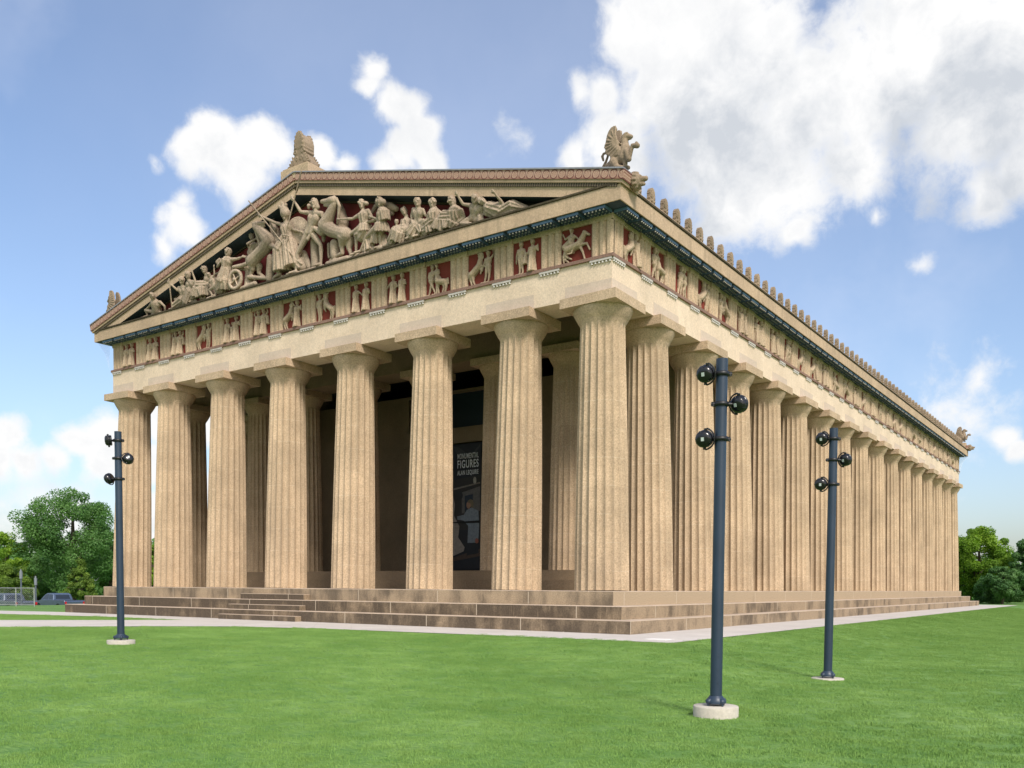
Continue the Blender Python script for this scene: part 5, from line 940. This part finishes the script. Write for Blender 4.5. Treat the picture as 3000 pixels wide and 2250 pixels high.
def pickup(name,lab,loc,rz,paint,crew):
    t=thing(name,lab,'pickup truck',loc,rz,'pickups parked beyond the fence')
    # x forward, length 5.2, width 1.9
    hw=.93
    side=[(-2.6,.45),(-2.62,.95),(-2.55,1.08),(-.75,1.08),(-.72,1.12),(.95,1.10),(1.5,1.04),(2.35,.96),(2.58,.8),(2.6,.42),(2.0,.36),(1.98,.5),(1.85,.72),(1.6,.80),(1.35,.72),(1.2,.5),(1.18,.36),(-1.1,.36),(-1.12,.5),(-1.27,.72),(-1.52,.80),(-1.77,.72),(-1.92,.5),(-1.94,.36)]
    mb=MB(); mb.prism(side[::-1],-hw,hw); o=mb.build('body',paint,t)
    bv=o.modifiers.new('b','BEVEL'); bv.width=.035; bv.segments=2; bv.limit_method='ANGLE'
    cab=[(-.78,1.09),(-.62,1.60),(-.35,1.70),(.45,1.68),(.75,1.55),(1.35,1.08)]
    mb=MB(); n=len(cab)
    v=[(x,-hw+.04+ (z-1.08)*.22,z) for x,z in cab]+[(x,hw-.04-(z-1.08)*.22,z) for x,z in cab]
    mb.add(v,[tuple(range(n-1,-1,-1)),tuple(range(n,2*n))]+[(i,(i+1)%n,n+(i+1)%n,n+i) for i in range(n)])
    o=mb.build('cab',paint,t); bv=o.modifiers.new('b','BEVEL'); bv.width=.03; bv.segments=2
    # glazing, 3 mm proud
    for s_ in(-1,1):
        for q in([(-.62,1.14),(-.5,1.55),(.02,1.6),(.05,1.14)],[(.12,1.14),(.1,1.6),(.5,1.58),(.72,1.46),(1.12,1.14)]):
            mb=MB(); yy=lambda z:s_*(hw-.04-(z-1.08)*.22+.006); pts=[(x,yy(z),z) for x,z in q]
            mb.add(pts if s_>0 else pts[::-1],[tuple(range(len(q)-1,-1,-1))]); mb.build('window',M['glass'],t)
    mb=MB(); mb.add([(-.755,-.66,1.18),(-.755,.66,1.18),(-.645,.6,1.54),(-.645,-.6,1.54)],[(0,3,2,1)]); mb.build('rear_window',M['glass'],t)
    mb=MB(); mb.add([(1.31,-.72,1.14),(.80,-.62,1.53),(.80,.62,1.53),(1.31,.72,1.14)],[(0,3,2,1)]); mb.build('windscreen',M['glass'],t)
    mb=MB(); mb.box(-2.5,-.82,1.06,-.85,.82,1.10); mb.build('bed_cover',M['blackm'],t)
    for s_ in(-1,1):
        mb=MB(); mb.box(-2.64,s_*.82-.07,.76,-2.56,s_*.82+.09,.98); mb.build('tail_lamp',M['tail'],t)
    mb=MB(); mb.box(-2.68,-.9,.42,-2.58,.9,.62); mb.build('bumper',M['blackm'],t)
    for x in(1.6,-1.52):
        for s_ in(-1,1):
            w_=obj('wheel',None,t,(x,s_*.82,.36)); q=Vector((0,1,0)).to_track_quat('Z','X')
            mb=MB(); mb.lathe([(.2,-.12),(.33,-.12),(.36,-.08),(.36,.08),(.33,.12),(.2,.12)],28,(0,0,0),0,True,q); mb.build('tyre',M['tyre'],w_)
            mb=MB(); mb.lathe([(.01,-.1),(.2,-.1),(.21,.1),(.01,.1)],20,(0,0,0),0,True,q); mb.build('rim',M['rim'],w_)
    return t
for u,d,nm,lab,paint in((172,80,'pickup_truck','blue grey pickup truck with a dark bed cover parked nearest the temple steps',M['carA']),(30,76,'pickup_truck','silver grey pickup truck behind the chain link fence',M['carB'])):
    q=at(u,1790,d); hv=-Vector((rt.x,rt.y,0))*.8+Vector((fw.x,fw.y,0))*.55
    pickup(nm,lab,(q.x,q.y,gz(q.x,q.y)+.015),math.atan2(hv.y,hv.x),paint,True)
# ================================================================ trees
def leaves(name,clumps,mat,n_per,size,seed,parent=None,flat=.0):
    rg=np.random.default_rng(seed); C=np.array([c[:3] for c in clumps]); Rr=np.array([c[3] for c in clumps]); T_=rg.random(len(clumps))
    k=len(clumps)*n_per; idx=np.repeat(np.arange(len(clumps)),n_per)
    d=rg.normal(size=(k,3)); d/=np.linalg.norm(d,axis=1)[:,None]; rad=Rr[idx]*(.45+.6*rg.random(k)**.6)
    p=C[idx]+d*rad[:,None]*np.array([1,1,.8])
    nrm=d+rg.normal(size=(k,3))*.7+np.array([0,0,.5]); nrm/=np.linalg.norm(nrm,axis=1)[:,None]
    t1=np.cross(nrm,rg.normal(size=(k,3))); t1/=np.linalg.norm(t1,axis=1)[:,None]+1e-9; t2=np.cross(nrm,t1)
    s=size*(.6+.8*rg.random(k))[:,None]
    v=np.stack([p-t1*s*.5,p-t2*s*.33,p+t1*s*.5,p+t2*s*.33],1).reshape(-1,3)
    me=bpy.data.meshes.new(name); me.vertices.add(4*k); me.vertices.foreach_set('co',v.ravel())
    me.loops.add(4*k); me.loops.foreach_set('vertex_index',np.arange(4*k)); me.polygons.add(k); me.polygons.foreach_set('loop_start',np.arange(0,4*k,4)); me.polygons.foreach_set('loop_total',np.full(k,4))
    me.update(calc_edges=True)
    a=me.attributes.new('tint','FLOAT','FACE'); a.data.foreach_set('value',np.clip(T_[idx]*.7+rg.random(k)*.45-.05,0,1).astype(np.float32))
    me.materials.append(mat); return obj(name,me,parent)
LM={'mid':leaf('leaves_mid_green',(.065,.16,.045),(.15,.28,.08)),'dark':leaf('leaves_dark_glossy',(.035,.085,.016),(.21,.31,.05)),'lime':leaf('leaves_yellow_green',(.10,.20,.02),(.26,.40,.04)),'blue':leaf('leaves_blue_green',(.05,.13,.042),(.13,.245,.08))}
def tree(name,lab,u,vtop,half,d,kind,seed,ncl=95,npl=170,leafs=.26,low=.08,shape='round',group='trees beyond the temple'):
    q=at(u,vtop,d); zb=gz(q.x,q.y); h=q.z-zb; rx=half*d/2652.156
    t=thing(name,lab,'tree' if 'shrub' not in name else 'shrub',(q.x,q.y,zb),0,group)
    rg=random.Random(seed); cl=[]
    z0=h*low; ch=(h-z0)/2; cz=z0+ch
    while len(cl)<ncl:
        a=rg.random()*2*PI; b=math.asin(rg.uniform(-1,1)); rr=rg.uniform(.35,1)**.5
        prof=1. if shape=='round' else 1.
        x=rx*math.cos(a)*math.cos(b)*rr; y=rx*.9*math.sin(a)*math.cos(b)*rr; z_=cz+ch*math.sin(b)*rr
        if shape=='cone': k=max(.12,1-(z_-z0)/(h-z0)); x*=k*1.3; y*=k*1.3
        lump=1+.22*math.sin(3*a+seed)+.15*math.sin(5*b+2*a+seed*2)
        r_=(.10+.10*rg.random())*max(rx,1.)*(1.25 if shape=='round' else .9)
        cl.append((x*lump*.9,y*lump*.9,min(z_,h-r_*.7),r_))
    mb=MB(); tr=.035*h
    mb.cyl((0,0,-.1),(0.03*h,0,h*.35),tr,tr*.75,10); mb.cyl((0.03*h,0,h*.34),(0,0.02*h,h*.8),tr*.72,tr*.25,8)
    for k in range(14):
        c=cl[rg.randrange(len(cl))]; zz=h*rg.uniform(.22,.6); mb.cyl((0.03*h*min(1,zz/h*2),0,zz),(c[0]*.9,c[1]*.9,max(c[2],zz+.2)),tr*.35,tr*.08,6)
    mb.build('trunk',M['bark'],t)
    leaves('crown',cl,LM[kind],int(npl*1.7),leafs*.76,seed,t); return t
tree('broadleaf_tree','large round mid green tree, tallest at the left edge beside the temple',205,1432,150,104,'mid',1,150,190,.28,.1)
tree('magnolia_tree','small dark cone shaped tree with yellow green tips just left of the steps',236,1636,70,88,'dark',2,70,180,.2,.02,'cone')
tree('broadleaf_tree','yellow green tree cut by the left picture edge',12,1560,80,102,'lime',3,80,160,.26,.05)
tree('magnolia_tree','dark glossy tree behind the fence at the left edge',20,1650,78,92,'dark',4,80,190,.22,.01)
tree('broadleaf_tree','mid green tree behind the left lamp posts between two darker trees',105,1620,80,112,'mid',5,80,150,.28,.03)
tree('broadleaf_tree','green tree seen through the narrow gap between the two leftmost columns',440,1590,70,92,'lime',6,70,150,.26,.03)
tree('broadleaf_tree','dense green tree whose side shows behind the leftmost column',320,1540,62,108,'mid',7,70,170,.26,.03)
tree('broadleaf_tree','tall bright yellow green tree right of the far end of the colonnade',2868,1542,100,104,'lime',11,130,180,.28,.12)
tree('broadleaf_tree','dark green tree in front of the tall bright tree at the right',2940,1655,58,96,'blue',12,90,180,.26,.03)
tree('broadleaf_tree','pale yellow green low tree touching the far end of the colonnade',2826,1640,44,106,'lime',13,60,150,.2,.03)
tree('round_shrub','broad dark blue green shrub on the lawn edge under the right trees',2912,1694,66,100,'blue',14,80,190,.22,.0)
tree('broadleaf_tree','deep green tree cut by the right picture edge',3035,1560,66,98,'blue',15,110,180,.26,.02)
tree('broadleaf_tree','mid green tree peeking between the bright tree and the right picture edge',2975,1650,60,112,'mid',16,70,150,.28,.03)
# distant wood
cl=[]; rg=random.Random(9)
for k in range(330):
    u=rg.uniform(-500,900); q=at(u,1719,rg.uniform(125,150)); cl.append((q.x,q.y,rg.uniform(-1.5,5.5),rg.uniform(1.2,2.4)))
for k in range(260):
    u=rg.uniform(2650,3500); q=at(u,1719,rg.uniform(125,150)); cl.append((q.x,q.y,rg.uniform(-1.5,5.),rg.uniform(1.2,2.4)))
tag(leaves('far_woods',cl,LM['mid'],70,.7,21),'distant mass of green woodland along the horizon','woods',kind='stuff')
